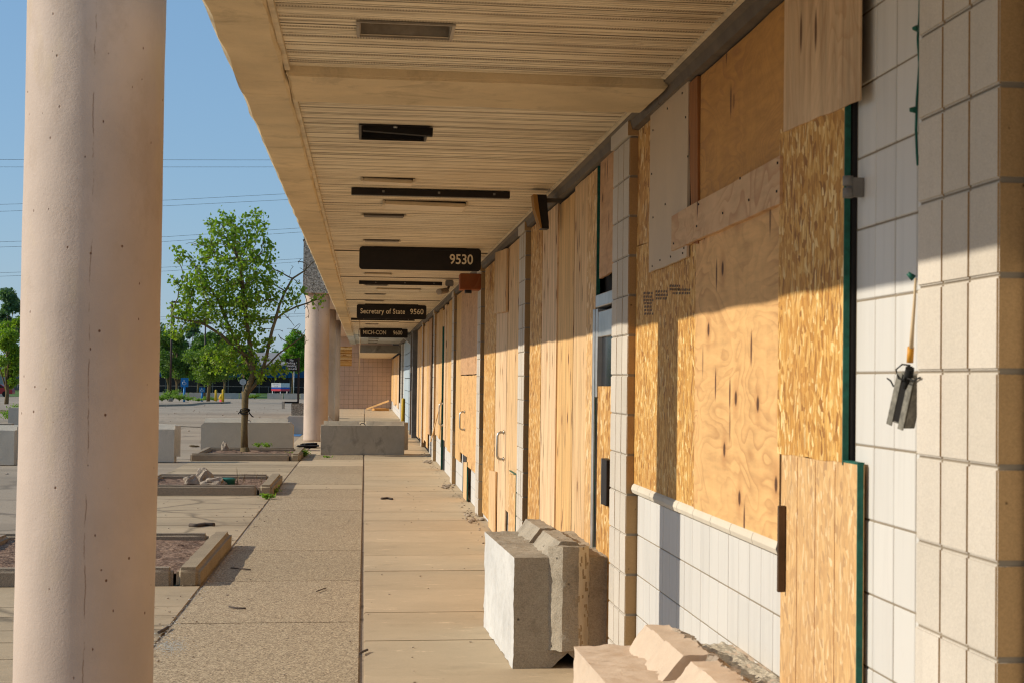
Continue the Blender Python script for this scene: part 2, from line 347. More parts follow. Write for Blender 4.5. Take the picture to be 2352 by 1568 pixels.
def leafmat(name, a, b, trans=.35):
    t = NT(name); g = t.n('NewGeometry'); rp = g.outputs['Random Per Island']
    c = t.ramp(rp, [(0, a), (1, b)])
    t.done(c, .55, 0, .4)
    tr = t.n('BsdfTranslucent'); cc = t.mix(c, (.9, 1.0, .25), .45); t.l(t.mix(c, (1.6, 1.8, .7), 1.0, 'MULTIPLY'), tr.inputs[0])
    ms = t.n('MixShader'); ms.inputs[0].default_value = trans
    out = t.t.nodes['Material Output']; t.l(t.b.outputs[0], ms.inputs[1]); t.l(tr.outputs[0], ms.inputs[2]); t.l(ms.outputs[0], out.inputs[0])
    return t.m
MT['leaf'] = leafmat('leaf_pear', (.08, .165, .012), (.26, .35, .03), .42); MT['leaf_mid'] = leafmat('leaf_mid', (.055, .12, .015), (.17, .25, .03), .35); MT['leaf_dark'] = leafmat('leaf_dark', (.045, .10, .02), (.12, .20, .03))
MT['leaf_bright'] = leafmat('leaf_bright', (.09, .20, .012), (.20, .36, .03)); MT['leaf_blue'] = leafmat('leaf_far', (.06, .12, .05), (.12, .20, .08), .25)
MT['weed'] = leafmat('leaf_weed', (.10, .19, .02), (.20, .30, .04)); MT['dry'] = painted('dry_stalk', (.22, .15, .07), .8, .2)

# ------------------------------------------------------------------ mesh helpers
class MB:
    """collects shapes into one mesh; origin given at build"""
    def __init__(s): s.bm = bmesh.new()
    def box(s, x0, x1, y0, y1, z0, z1, rot=None, piv=None, mi=0):
        r = bmesh.ops.create_cube(s.bm, size=1.0); vs = r['verts']
        for v in vs: v.co = Vector(((x0+x1)/2+v.co.x*(x1-x0), (y0+y1)/2+v.co.y*(y1-y0), (z0+z1)/2+v.co.z*(z1-z0)))
        if rot is not None:
            p = Vector(piv) if piv is not None else Vector(((x0+x1)/2, (y0+y1)/2, (z0+z1)/2))
            bmesh.ops.rotate(s.bm, verts=vs, cent=p, matrix=rot)
        for f in {f for v in vs for f in v.link_faces}: f.material_index = mi
        return vs
    def prism(s, pts, vec, mi=0):
        """closed polygon pts (3d) swept along vec"""
        a = [s.bm.verts.new(p) for p in pts]; b = [s.bm.verts.new(Vector(p)+Vector(vec)) for p in pts]
        n = len(a); fs = [s.bm.faces.new(a), s.bm.faces.new(list(reversed(b)))]
        for i in range(n): fs.append(s.bm.faces.new((a[i], b[i], b[(i+1) % n], a[(i+1) % n])))
        for f in fs: f.material_index = mi
        return a+b
    def tube(s, pts, r, n=8, mi=0, cap=True):
        pts = [Vector(p) for p in pts]; rs = r if isinstance(r, (list, tuple)) else [r]*len(pts)
        rings = []; ref = None
        for i, p in enumerate(pts):
            d = (pts[min(i+1, len(pts)-1)]-pts[max(i-1, 0)]).normalized()
            if ref is None: ref = d.orthogonal().normalized()
            a = (ref - d*ref.dot(d)).normalized(); ref = a; b = d.cross(a)
            rings.append([s.bm.verts.new(p+(a*math.cos(2*math.pi*k/n)+b*math.sin(2*math.pi*k/n))*rs[i]) for k in range(n)])
        for r0, r1 in zip(rings, rings[1:]):
            for k in range(n):
                f = s.bm.faces.new((r0[k], r0[(k+1) % n], r1[(k+1) % n], r1[k])); f.smooth = True; f.material_index = mi
        if cap:
            for rr in (rings[0], rings[-1]):
                try: s.bm.faces.new(rr).material_index = mi
                except ValueError: pass
    def lathe(s, c, prof, n=32, mi=0, smooth=True):
        """prof: list of (radius, z)"""
        rings = [[s.bm.verts.new((c[0]+r*math.cos(2*math.pi*k/n), c[1]+r*math.sin(2*math.pi*k/n), c[2]+z)) for k in range(n)] for r, z in prof]
        for a, b in zip(rings, rings[1:]):
            for k in range(n):
                f = s.bm.faces.new((a[k], a[(k+1) % n], b[(k+1) % n], b[k])); f.smooth = smooth; f.material_index = mi
        s.bm.faces.new(rings[0]); s.bm.faces.new(rings[-1])
    def bevel(s, w, seg=1, ang=30):
        es = [e for e in s.bm.edges if len(e.link_faces) == 2 and e.calc_face_angle(0) > R(ang)]
        bmesh.ops.bevel(s.bm, geom=es, offset=w, segments=seg, affect='EDGES', clamp_overlap=True)
    def cut(s, maxlen, n=6):
        for i in range(n):
            es = [e for e in s.bm.edges if e.calc_length() > maxlen]
            if not es: break
            bmesh.ops.subdivide_edges(s.bm, edges=es, cuts=1, use_grid_fill=True)
    def rough(s, amp, scale, amp2=0, scale2=1, seed=0):
        s.sm = 1
        s.bm.normal_update()
        for v in s.bm.verts:
            p = v.co*scale+Vector((seed, seed, seed))
            o = v.normal*(noise.noise(p)*amp + (noise.noise(v.co*scale2+Vector((seed, 3, 1)))*amp2 if amp2 else 0))
            v.co += o
    def build(s, name, mats, parent=None, origin=None, label=None, kind=None, smooth=0):
        bmesh.ops.recalc_face_normals(s.bm, faces=s.bm.faces)
        if origin is None:
            xs = [v.co for v in s.bm.verts]
            origin = Vector(((min(v.x for v in xs)+max(v.x for v in xs))/2, (min(v.y for v in xs)+max(v.y for v in xs))/2, min(v.z for v in xs)))
            if parent is not None: origin = parent.matrix_world.translation.copy() if parent.get('_o') is None else Vector(parent['_o'])
        origin = Vector(origin)
        for v in s.bm.verts: v.co -= origin
        me = bpy.data.meshes.new(name)
        if smooth or getattr(s, 'sm', 0):
            for f in s.bm.faces: f.smooth = True
            for e_ in s.bm.edges:
                if len(e_.link_faces) == 2 and e_.calc_face_angle(0) > R(38): e_.smooth = False
        s.bm.to_mesh(me); s.bm.free()
        if not isinstance(mats, (list, tuple)): mats = [mats]
        for m in mats: me.materials.append(m if not isinstance(m, str) else MT[m])
        o = bpy.data.objects.new(name, me); C.objects.link(o)
        if parent is not None:
            po = Vector(parent['_o']); o.parent = parent; o.location = origin-po
        else: o.location = origin
        o['_o'] = list(origin)
        if label: o['label'] = label
        if kind: o['kind'] = kind
        return o
def tag(o, label, cat, group=None, kind=None):
    if label: o['label'] = label
    if cat: o['category'] = cat
    if group: o['group'] = group
    if kind: o['kind'] = kind
    return o
def thing(name, loc, label, cat, group=None):
    o = bpy.data.objects.new(name, None); C.objects.link(o); o.location = loc; o['_o'] = list(loc); o.empty_display_size = .1
    return tag(o, label, cat, group)
def copy_tree(o, loc=None, rz=None, label=None, parent=None, top=True):
    c = o.copy(); C.objects.link(c)
    if parent is not None: c.parent = parent
    if loc is not None: c.location = loc; c['_o'] = list(loc)
    if rz is not None: c.rotation_euler = (0, 0, rz)
    if label: c['label'] = label
    for ch in o.children: copy_tree(ch, parent=c, top=False)
    return c
def text(name, body, size, loc, rot, mat, parent, align='LEFT', sx=1.0, spacing=1.0, ext=.002, bold=0.0):
    cu = bpy.data.curves.new(name, 'FONT'); cu.body = body; cu.size = size; cu.align_x = align; cu.extrude = ext; cu.offset = bold
    cu.space_character = spacing; cu.space_line = .95
    to = bpy.data.objects.new('tmp', cu); C.objects.link(to)
    bpy.context.view_layer.update()
    me = bpy.data.meshes.new_from_object(to.evaluated_get(bpy.context.evaluated_depsgraph_get()))
    bpy.data.objects.remove(to)
    me.name = name
    for v in me.vertices: v.co.x *= sx
    me.materials.clear(); me.materials.append(MT[mat])
    o = bpy.data.objects.new(name, me); C.objects.link(o); o.parent = parent
    o.location = Vector(loc)-Vector(parent['_o']); o.rotation_euler = rot; o['_o'] = list(loc); return o
FACE_CAM = (R(90), 0, 0)      # text standing up, read from -Y

# ================================================================== GROUND
def sheet(name, pts, mat, z=None):
    mb = MB(); vs = [mb.bm.verts.new(p) for p in pts]; mb.bm.faces.new(vs)
    return mb.build(name, mat, origin=(0, 0, 0), kind='structure')
mb = MB()
ys = [-60, 0, 55, 240, 420, 1500]; xs = [-1500, -200, -60, -20, 0, 30, 200, 1500]
gv = [[mb.bm.verts.new((x, y, gz(y)-.012)) for x in xs] for y in ys]
for a, b in zip(gv, gv[1:]):
    for i in range(len(xs)-1): mb.bm.faces.new((a[i], a[i+1], b[i+1], b[i]))
mb.build('asphalt_lot', 'asphalt', origin=(0, 0, 0), kind='structure')

def slabs(name, mat, x0, x1, cuts, jm='joint', gap=.007, seed=0, thick=.12, special=None, z0=0.0):
    rnd = random.Random(seed)
    mb = MB(); mb.box(x0, x1, cuts[0], cuts[-1], -thick-.02, z0-.016, mi=1)
    for i, (a, b) in enumerate(zip(cuts, cuts[1:])):
        dz = rnd.uniform(-.002, .002)
        mi = 2 if special and i in special else 0
        mb.box(x0+.006, x1-.006, a+gap/2, b-gap/2, -thick, z0+dz, mi=mi)
    mats = [mat, jm]+(['walk'] if special else [])
    # hand worn edges
    mb.bevel(.006, 2)
    return mb.build(name, mats, origin=(0, 0, 0), kind='structure')
cuts = [-8]
while cuts[-1] < 101: cuts.append(cuts[-1]+1.42)
slabs('walkway', 'walk', 0.012, 1.41, cuts, seed=1)
acuts = [-8, -5.2, -2.5, .2, 2.6, 5.0, 7.5, 10.2, 12.8, 15.4, 18.1, 20.8, 23.5, 26.0, 28.04, 29.18, 32.6, 35.3, 38.0, 40.6, 43.2, 45.8]
slabs('aggregate_paving', 'agg', -1.2, 0.0, acuts, seed=2, special={14, 17, 19, 20})
bc = [45.8]
while bc[-1] < 101: bc.append(bc[-1]+1.9)
slabs('far_walkway', 'walk', -1.7, 0.0, bc, seed=5)
ac = [-8]
rr = random.Random(3)
while ac[-1] < 46.2: ac.append(ac[-1]+rr.choice((.7, .95, .55, 1.3)))
slabs('apron', 'apron', -3.22, -1.21, ac, seed=4, z0=-.004)
sheet('blue_marking', [(-3.3, 53.3, -.006), (-1.72, 53.3, -.006), (-1.72, 56.5, -.008), (-3.3, 56.5, -.008)], 'bluepaint')
# lighter worn ground beyond the far walk
sheet('lot_patch', [(-9, 70, gz(70)+.0), (-1.7, 58, -.004), (-1.7, 105, gz(105)), (-7, 120, gz(120))], 'asphalt')
# grass verge behind the far barriers
sheet('grass_verge', [(-120, 238, -1.03), (60, 238, -1.03), (60, 244, -.72), (-120, 244, -.72)], 'grass')
sheet('verge_lawn', [(-120, 244, -.72), (60, 244, -.72), (60, 300, -.62), (-120, 300, -.62)], 'grass')

def kerb_ring(name, x0, x1, y0, y1, label, h=.135, w=.15):
    t = thing(name, ((x0+x1)/2, (y0+y1)/2, 0), label, 'planter', 'kerbed planting beds beside the walkway')
    mb = MB()
    n = 1
    L = (x1-w-.05-x0)/n
    for i in range(n): mb.box(x0+i*L+.006, x0+(i+1)*L-.006, y0, y0+w, -.03, h)      # near run
    for i in range(n): mb.box(x0+i*L+.006, x0+(i+1)*L-.006, y1-w, y1, -.03, h-.006)
    mb.box(x0, x0+w, y0+w+.005, y1-w-.005, -.03, h-.004)
    mb.bevel(.03, 3); mb.cut(.14, 5); mb.rough(.006, 5, .003, 30)
    mb.build('kerb', 'kerb', t)
    mb = MB(); mb.box(x1-w-.03, x1, y0-.01, y1+.01, -.03, h+.004); mb.bevel(.035, 3); mb.cut(.14, 5); mb.rough(.008, 5, .003, 30)
    mb.build('end_kerb', 'kerby', t)
    mb = MB()
    nx, ny = 26, 30
    g = [[mb.bm.verts.new((x0+w-.02+(x1-x0-2*w+.04)*i/nx, y0+w-.02+(y1-y0-2*w+.04)*j/ny, h-.07+noise.noise(Vector((i*.35, j*.3, x0+y0)))*.035+noise.noise(Vector((i*1.7, j*1.7, y0)))*.02)) for j in range(ny+1)] for i in range(nx+1)]
    for i in range(nx):
        for j in range(ny): mb.bm.faces.new((g[i][j], g[i+1][j], g[i+1][j+1], g[i][j+1]))
    mb.build('soil', 'soil', t)
    return t
kerb_ring('planter_bed', -3.35, -1.22, 15.1, 18.6, 'nearest kerbed bed of bare dirt, its end kerb casting a shadow on the pebbly paving')
kerb_ring('planter_bed', -3.1, -1.21, 26.5, 29.7, 'kerbed bed holding broken concrete lumps and a round green cap')
kerb_ring('planter_bed', -3.25, -1.2, 37.4, 40.9, 'kerbed bed the leafy tree grows out of, in front of a long concrete barrier')

# ================================================================== STOREFRONT WALL
XT, XB, XP = 1.385, 1.362, 1.325
wall = thing('storefront_wall', (1.4, 4, 0), 'long shopping strip wall of cream and white scored block with boarded bays', 'wall')
def cmu(mb, X0, X1, y0, y1, z0, z1, cw=.2035, ch=.2035, gap=.008, bev=.004, vg=.3, mi=0):
    n = max(1, round((z1-z0)/ch)); k = 0
    z = z0
    while z < z1-.02:
        zt = min(z+ch, z1); y = y0
        while y < y1-.02:
            yt = min(y+cw, y1)
            vs = mb.box(X0+random.uniform(-.0008, .0008), X1, y+gap*vg, yt-gap*vg, z+gap/2, zt-gap/2, mi=mi)
            y = yt
        z = zt
def pilaster(y0, y1, idx):
    mb = MB(); cw = (y1-y0)/3
    cmu(mb, XP, 1.41, y0, y1, 0, 2.85, cw=cw, vg=.55, gap=.0055)
    mb.bevel(.004, 2)
    # cap course
    mb.box(XP-.012, 1.41, y0-.015, y1+.015, 2.853, 2.93)
    if idx == 0: pass
    mb.bm.normal_update()
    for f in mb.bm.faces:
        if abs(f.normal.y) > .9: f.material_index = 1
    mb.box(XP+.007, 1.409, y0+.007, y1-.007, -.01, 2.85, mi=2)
    mb.build('pilaster', ['block', 'blockface_shade', 'mortar'], wall)
PIL = [(3.905, 4.51), (9.72, 10.38), (16.17, 16.83), (22.45, 23.1), (29.3, 29.95), (37.5, 38.2), (45.2, 45.8)]
for i, (a, b) in enumerate(PIL): pilaster(a, b, i)
def tile_panel(y0, y1, z0, z1, name='block_panel'):
    mb = MB(); cmu(mb, XT, 1.41, y0, y1, z0, z1, gap=.0055, vg=.9); mb.bevel(.0025, 1)
    mb.box(XT+.003, 1.409, y0+.004, y1-.004, z0, z1-.002, mi=1)
    mb.build(name, ['tile', 'mortar'], wall)
tile_panel(4.512, 5.34, 0, 2.93)
tile_panel(2.0, 3.9, 0, 2.93)
tile_panel(6.22, 9.715, .0, 1.018)
tile_panel(16.84, 22.44, 0, .78); tile_panel(23.11, 29.29, 0, .79); tile_panel(29.96, 37.49, 0, .77); tile_panel(38.21, 41.5, 0, .6)
tile_panel(76, 99.8, 0, .62)
mb = MB(); mb.box(1.412, 1.8, -8, 100, -.02, 3.6); mb.build('backing', 'dark', wall)
mb = MB(); mb.box(1.362, 1.411, -6, 1.99, 0, 2.93); mb.build('block_panel', 'tile', wall)
# rounded sill cap along the first bay
mb = MB(); y = 6.22; k = 0
while y < 9.70:
    y2 = min(y+.41, 9.715)
    pr = [(1.372+.0, 1.022), (1.357, 1.030), (1.350, 1.048), (1.355, 1.066), (1.364, 1.075), (1.405, 1.082), (1.405, 1.022)]
    mb.prism([(a, y+.003, b) for a, b in pr], (0, y2-y-.006, 0)); y = y2
mb.bevel(.003, 1); mb.build('sill', 'sill', wall)
# header channel under the soffit
mb = MB(); ypos = [-6, 5.2, 8.8, 12.3, 16.4, 22.5, 29, 38, 50, 77]
for a, b in zip(ypos, ypos[1:]):
    mb.prism([(1.30, a+.004, 2.955), (1.30, a+.004, 2.935), (1.325, a+.004, 2.925), (1.335, a+.004, 2.885), (1.411, a+.004, 2.875), (1.411, a+.004, 2.955)], (0, b-a-.008, 0))
mb.build('header_channel', 'header', wall)

# ================================================================== CANOPY
can = thing('canopy', (0.4, 5, 2.9), 'long walkway canopy with beige ribbed metal soffit and painted edge beam', 'canopy')
SX = [-.36, -.04, .31, .62, .95, 1.29]
HOLES = [(-.04, .31, 7.31, 7.61), (-.04, .31, 10.30, 10.92)]
def soffit(y0, y1, mat, rib=.0339, z=2.95):
    mb = MB(); y = y0; i = 0; rnd = random.Random(11)
    while y < y1:
        deep = (i % 3 == 2); bead = (i % 6 == 4)
        dz = rnd.uniform(-.0012, .0012); ang = rnd.uniform(-.05, .05)
        gw, gd = (.012, .018) if deep else (.007, .007)
        ym = y+rib-gw
        inb = (8.44 < y < 9.26)
        if not inb:
            prof = [(y, z+dz), (y+.010, z-.0025+dz+ang*.01), (ym-.008, z-.0025+dz+ang*.02), (ym, z+dz), (ym+.002, z+gd), (y+rib-.002, z+gd), (y+rib, z)]
            for xi in range(len(SX)-1):
                xa, xb = SX[xi], SX[xi+1]
                if any(h[0] <= (xa+xb)/2 <= h[1] and h[2] < y+rib/2 < h[3] for h in HOLES): continue
                va = [mb.bm.verts.new((xa, p[0], p[1])) for p in prof]; vb = [mb.bm.verts.new((xb, p[0], p[1])) for p in prof]
                for k in range(len(prof)-1):
                    f = mb.bm.faces.new((va[k], vb[k], vb[k+1], va[k+1]))
                    if bead: f.material_index = 1
                    if k in (3, 4, 5) and deep: f.material_index = 2  # groove shade put into the colour: deep gaps take the dark header material
        y += rib; i += 1
    mb.build('soffit', [mat, 'bead', 'header'], can)
soffit(5.5, 61, 'soffit')
MT['soffit_grey'] = painted('weathered_grey_soffit', (.44, .42, .37), .6, .3, scale=1)
mb = MB(); 
for i in range(40): mb.box(-.36, 1.30, 61+i*.4, 61.37+i*.4, 2.95, 2.965)
mb.build('grey_soffit', 'soffit_grey', can)
mb = MB(); mb.box(-.575, 3.2, -6, 77, 3.12, 3.45); mb.box(-.36, 1.3, -6, 5.45, 2.95, 2.97); mb.build('roof_deck', 'beam', can)
# edge beam in lengths, rough arrises
seg = [-6, 2, 6.3, 8.98, 10.72, 13.9, 18.2, 22.6, 27, 33, 40, 48, 61]
mb = MB()
for a, b in zip(seg, seg[1:]):
    n = max(2, int((b-a)/.12)) if b < 34 else 12
    prof = [(-.585, 3.45), (-.585, 2.915), (-.570, 2.90), (-.50, 2.899), (-.42, 2.899), (-.372, 2.90), (-.362, 2.91), (-.362, 3.119)]
    rings = []
    for i in range(n+1):
        y = a+.003+(b-a-.006)*i/n
        rg = []
        for j, (x, z) in enumerate(prof):
            e = 1 if j in (1, 2, 5, 6) else .3
            rg.append(mb.bm.verts.new((x+noise.noise(Vector((y*2.2, j, 1)))*.010*e, y, z+noise.noise(Vector((y*3.1, j, 5)))*.007*e)))
        rings.append(rg)
    for r0, r1 in zip(rings, rings[1:]):
        for j in range(len(prof)-1): mb.bm.faces.new((r0[j], r0[j+1], r1[j+1], r1[j]))
    mb.bm.faces.new(rings[0]); mb.bm.faces.new(rings[-1])
mb.build('edge_beam', 'beam', can)
mb = MB(); mb.box(-.58, -.36, 61.01, 77, 2.90, 3.45); mb.build('grey_edge_beam', 'soffit_grey', can)
for a, b in ((5.3, 8.42), (9.27, 60)):
    mb = MB(); y = a
    while y < b:
        y2 = min(b, y+1.5); mb.box(-.362, -.340, y, y2+.01, 2.925+random.uniform(-.002, .002), 2.949); y = y2
    mb.build('edge_trim', 'trim', can)
mb = MB(); mb.box(-.359, 1.32, 8.44, 9.25, 2.905, 3.119); mb.bevel(.012, 2); mb.cut(.12, 5); mb.rough(.006, 4, .003, 25)
mb.build('cross_beam', 'beam', can)
# scalloped wall trim: two continuous ribbons either side of the cross beam
def ribbon(y0, y1):
    mb = MB(); ys_ = []; y = y0
    while y < y1: ys_.append(y); y += .029 if y < 20 else .06
    P_ = [((1.276 if k % 2 else 1.284), y, 2.940+random.uniform(0, .003)) for k, y in enumerate(ys_)]
    a = [mb.bm.verts.new(p) for p in P_]; b = [mb.bm.verts.new((1.299, p[1], 2.9375)) for p in P_]; c_ = [mb.bm.verts.new((p[0], p[1], 2.9495)) for p in P_]
    for k in range(len(a)-1): mb.bm.faces.new((a[k], a[k+1], b[k+1], b[k])); mb.bm.faces.new((c_[k], c_[k+1], a[k+1], a[k]))
    mb.build('wall_trim', 'trim', can)
ribbon(5.2, 8.40); ribbon(9.28, 40)
for yy, x0, x1 in ((20.6, -.36, 1.3), (25.9, -.36, 1.3), (33.6, -.36, 1.3), (47, -.36, 1.3), (60.7, -.36, 1.3)):
    mb = MB(); mb.box(x0, x1, yy, yy+.035, 2.938, 2.952); mb.build('seam_strip', 'header', can)

# light fittings
def open_fixture(x0, x1, y0, y1, mat, label, frame='lampdiff'):
    t = thing('ceiling_light', ((x0+x1)/2, (y0+y1)/2, 2.95), label, 'ceiling light')
    mb = MB(); h = .10
    mb.box(x0, x1, y0, y1, 2.95+h, 2.955+h); mb.box(x0, x0+.004, y0, y1, 2.95, 2.95+h); mb.box(x1-.004, x1, y0, y1, 2.95, 2.95+h)
    mb.box(x0+.004, x1-.004, y0, y0+.004, 2.95, 2.95+h); mb.box(x0+.004, x1-.004, y1-.004, y1, 2.95, 2.95+h)
    mb.build('housing', mat, t)
    mb = MB(); e = .012
    mb.box(x0-e, x1+e, y0-e, y0, 2.940, 2.9475); mb.box(x0-e, x1+e, y1, y1+e, 2.940, 2.9475); mb.box(x0-e, x0, y0, y1, 2.940, 2.9475); mb.box(x1, x1+e, y0, y1, 2.940, 2.9475)
    mb.build('frame', frame, t)
    return t
open_fixture(-.04, .31, 7.31, 7.61, 'lampgrey', 'empty grey recessed light box nearest the camera, cut into the ribbed ceiling', 'lampgrey')
t = open_fixture(-.04, .31, 10.30, 10.92, 'dark', 'broken blackened ceiling light opening with loose wood and a hanging dark plate', 'black')
mb = MB(); mb.box(0.0, .29, 10.42, 10.50, 2.955, 2.99, Matrix.Rotation(R(4), 3, 'Y')); mb.box(.02, .30, 10.60, 10.64, 2.96, 2.985, Matrix.Rotation(R(-5), 3, 'Z')); mb.cut(.06); mb.rough(.008, 12)
mb.build('loose_wood', 'ply_dark', t)
mb = MB(); mb.box(-.03, .34, 10.30, 10.36, 2.905, 2.95, Matrix.Rotation(R(3), 3, 'Y')); mb.build('hanging_plate', 'dark', t)
mb = MB(); mb.lathe((.14, 10.29, 2.93), [(.010, 0), (.012, .003), (.012, .008), (.005, .01)], 12); mb.build('bolt', 'alu', t)
def lamp(x0, x1, y0, y1, label, mat='lampdiff', drop=.03, tilt=0, group=None):
    t = thing('ceiling_light', ((x0+x1)/2, (y0+y1)/2, 2.95), label, 'ceiling light', group)
    mb = MB(); mb.box(x0-.012, x1+.012, y0-.012, y1+.012, 2.950-.006, 2.9525); mb.build('frame', 'header', t)
    mb = MB(); mb.box(x0, x1, y0, y1, 2.9435-drop, 2.9435, Matrix.Rotation(R(tilt), 3, 'Y'), (x0, y0, 2.9435)); mb.bevel(.006, 2); mb.build('diffuser', mat, t)
    mb = MB(); mb.box(x0-.016, x0-.001, y0, y1, 2.9425-drop, 2.9425); mb.build('end_cap', 'trim', t)
    mb = MB(); mb.box(x1+.001, x1+.016, y0, y1, 2.9425-drop, 2.9425); mb.build('end_cap', 'trim', t)
lamp(-.03, .30, 13.02, 13.22, 'small beige strip light with sagging lens beside the first black ceiling bar', drop=.025, tilt=1.2)
lamp(.13, .74, 14.65, 15.1, 'wide pale strip light between the first black ceiling bar and the 9530 sign', drop=.03, tilt=.9)
lamp(-.03, .30, 15.9, 16.1, 'small dim strip light just beyond the wide pale one', 'header', .015)
lamp(-.02, .31, 18.9, 19.05, 'thin dim strip light right above the 9530 sign', 'lampgrey', .015)
lamp(-.01, .31, 24.9, 25.3, 'small beige strip light just below the 9530 sign, before the second black bar', 'lampdiff', .02)
lamp(.17, .80, 29.1, 29.6, 'wide pale strip light beyond the second black ceiling bar', 'lampdiff', .02)
for yy in (28.1, 31.1, 33.8): lamp(-.01, .30, yy, yy+.2, 'narrow dim ceiling light between the second black bar and the Secretary of State sign', 'lampgrey', .012, group='narrow ceiling lights before the second sign')
for yy in (44.5, 48.5): lamp(0, .31, yy, yy+.25, 'narrow dim ceiling light seen just under the Secretary of State sign', 'lampgrey', .015, group='narrow ceiling lights under the second sign')
lamp(.15, .78, 46.5, 47.0, 'wide pale ceiling light seen just under the Secretary of State sign', 'lampdiff', .02)
for yy in (62, 66, 70, 74): lamp(0.1, .45, yy, yy+.4, 'pale strip light in the grey soffit beyond the 9600 sign', 'lampgrey', .03, group='strip lights in the grey soffit')
def bar(x0, x1, y, label):
    t = thing('hanging_rail', ((x0+x1)/2, y, 2.95), label, 'rail')
    mb = MB(); mb.box(x0, x1, y-.03, y+.03, 2.895, 2.9445); mb.bevel(.003, 1); mb.build('rail', 'black', t)
    for k in (.2, .55, .9):
        mb = MB(); mb.box(x0+(x1-x0)*k-.008, x0+(x1-x0)*k+.008, y-.034, y-.030, 2.915, 2.93); mb.build('bolt', 'grey', t)
bar(-.115, 1.01, 13.78, 'long black sign rail on the ceiling nearest the camera')
bar(-.10, 1.05, 27.0, 'black sign rail on the ceiling between the 9530 and Secretary of State signs')
bar(-.33, 1.10, 44.0, 'black sign rail on the ceiling just behind the Secretary of State sign')

def sign(y, x0, x1, h, label, items, cr=.035, top=2.935):
    t = thing('hanging_sign', ((x0+x1)/2, y, top-h), label, 'sign')
    mb = MB(); pts = []
    z0, z1 = top-h, top
    for cx_, cz, a0 in ((x1-cr, z1-cr, 0), (x0+cr, z1-cr, 90), (x0+cr, z0+cr, 180), (x1-cr, z0+cr, 270)):
        for k in range(7):
            a = R(a0+k*15); pts.append((cx_+cr*math.cos(a), y, cz+cr*math.sin(a)))
    mb.prism(pts, (0, .05, 0)); mb.build('panel', 'signblack', t)
    mb = MB(); mb.box(x0+.15, x1-.15, y-.012, y+.055, top-.028, top+.015); mb.bevel(.002, 1); mb.build('bracket', 'black', t)
    for body, x, z, size, sx, sp_, bold in items:
        text('lettering', body, size, (x, y-.0035, z), FACE_CAM, 'lettering', t, sx=sx, spacing=sp_, bold=bold)
    return t
sign(19.9, -.075, 1.17, .235, 'black hanging sign reading 9530, the nearest of the three signs', [('9530', .845, 2.782, .142, .86, 1.0, .0022)], top=2.945)
sign(35.5, -.165, 1.10, .26, 'black hanging sign reading Secretary of State 9560', [('Secretary of State', -.10, 2.77, .13, .79, 1.08, .0015), ('9560', .80, 2.77, .135, .92, 1.0, .002)])
sign(52.7, -.185, 1.135, .245, 'black hanging sign reading MICH-CON 9600, farthest of the three signs', [('MICH-CON', -.07, 2.775, .15, .82, 1.0, .002), ('9600', .74, 2.775, .15, .84, 1.0, .002)])

# camera on the ceiling, wooden box, speaker
t = thing('security_camera', (1.11, 26.4, 2.94), 'small grey security camera under the ceiling beside the second black rail', 'security camera')
mb = MB(); mb.box(1.07, 1.18, 26.35, 26.45, 2.86, 2.94); mb.bevel(.01, 2); mb.build('bracket', 'grey', t)
mb = MB(); mb.tube([(1.12, 26.4, 2.86), (1.10, 26.35, 2.82), (1.06, 26.28, 2.79)], .018, 8); mb.build('arm', 'grey', t)
mb = MB(); mb.tube([(1.08, 26.3, 2.795), (.97, 26.05, 2.765)], .04, 12); mb.build('housing', 'lampgrey', t)
t = thing('wooden_box', (1.2, 21.0, 2.6), 'reddish varnished wooden box fixed high on the wall under the 9530 sign', 'box')
p0 = U(1057, 628, 1, 21.0); p1 = U(1105, 666, 1, 21.0)
mb = MB(); mb.box(p0.x, p1.x, 21.0, 21.3, p1.z, p0.z); mb.bevel(.006, 1); mb.build('case', 'rustwood', t)
mb = MB(); mb.box(p0.x+.06, p0.x+.13, 21.05, 21.2, p1.z-.035, p1.z); mb.build('socket', 'black', t)
t = thing('wall_speaker', (1.2, 13.6, 2.6), 'wood sided black loudspeaker tilted down from the top of the boarded wall', 'speaker')
mb = MB(); rot = Matrix.Rotation(R(14), 3, 'Y') @ Matrix.Rotation(R(12), 3, 'Z')
q0 = U(1226, 450, 1, 13.6); q1 = U(1258, 528, 1, 13.6)
xa, xb = q0.x, q1.x; za, zb = q1.z, q0.z
mb.prism([(xa+.015, 13.5, zb), (xb-.02, 13.5, zb), (xb, 13.5, za), (xb-.055, 13.5, za), (xa, 13.5, (za+zb)/2+.03)], (0, .16, 0)); mb.bevel(.004, 1)
mb.build('cabinet', 'black', t)
mb = MB(); mb.prism([(xa-.014, 13.49, zb+.0), (xa+.015, 13.49, zb), (xa+.032, 13.49, (za+zb)/2), (xb-.05, 13.49, za), (xb-.063, 13.49, za+.008), (xa-.002, 13.49, (za+zb)/2+.02)], (0, .18, 0)); mb.build('side_panel', 'speakerside', t)
mb = MB(); mb.box(xb-.04, 1.40, 13.55, 13.6, zb-.05, zb-.02); mb.build('bracket', 'header', t)

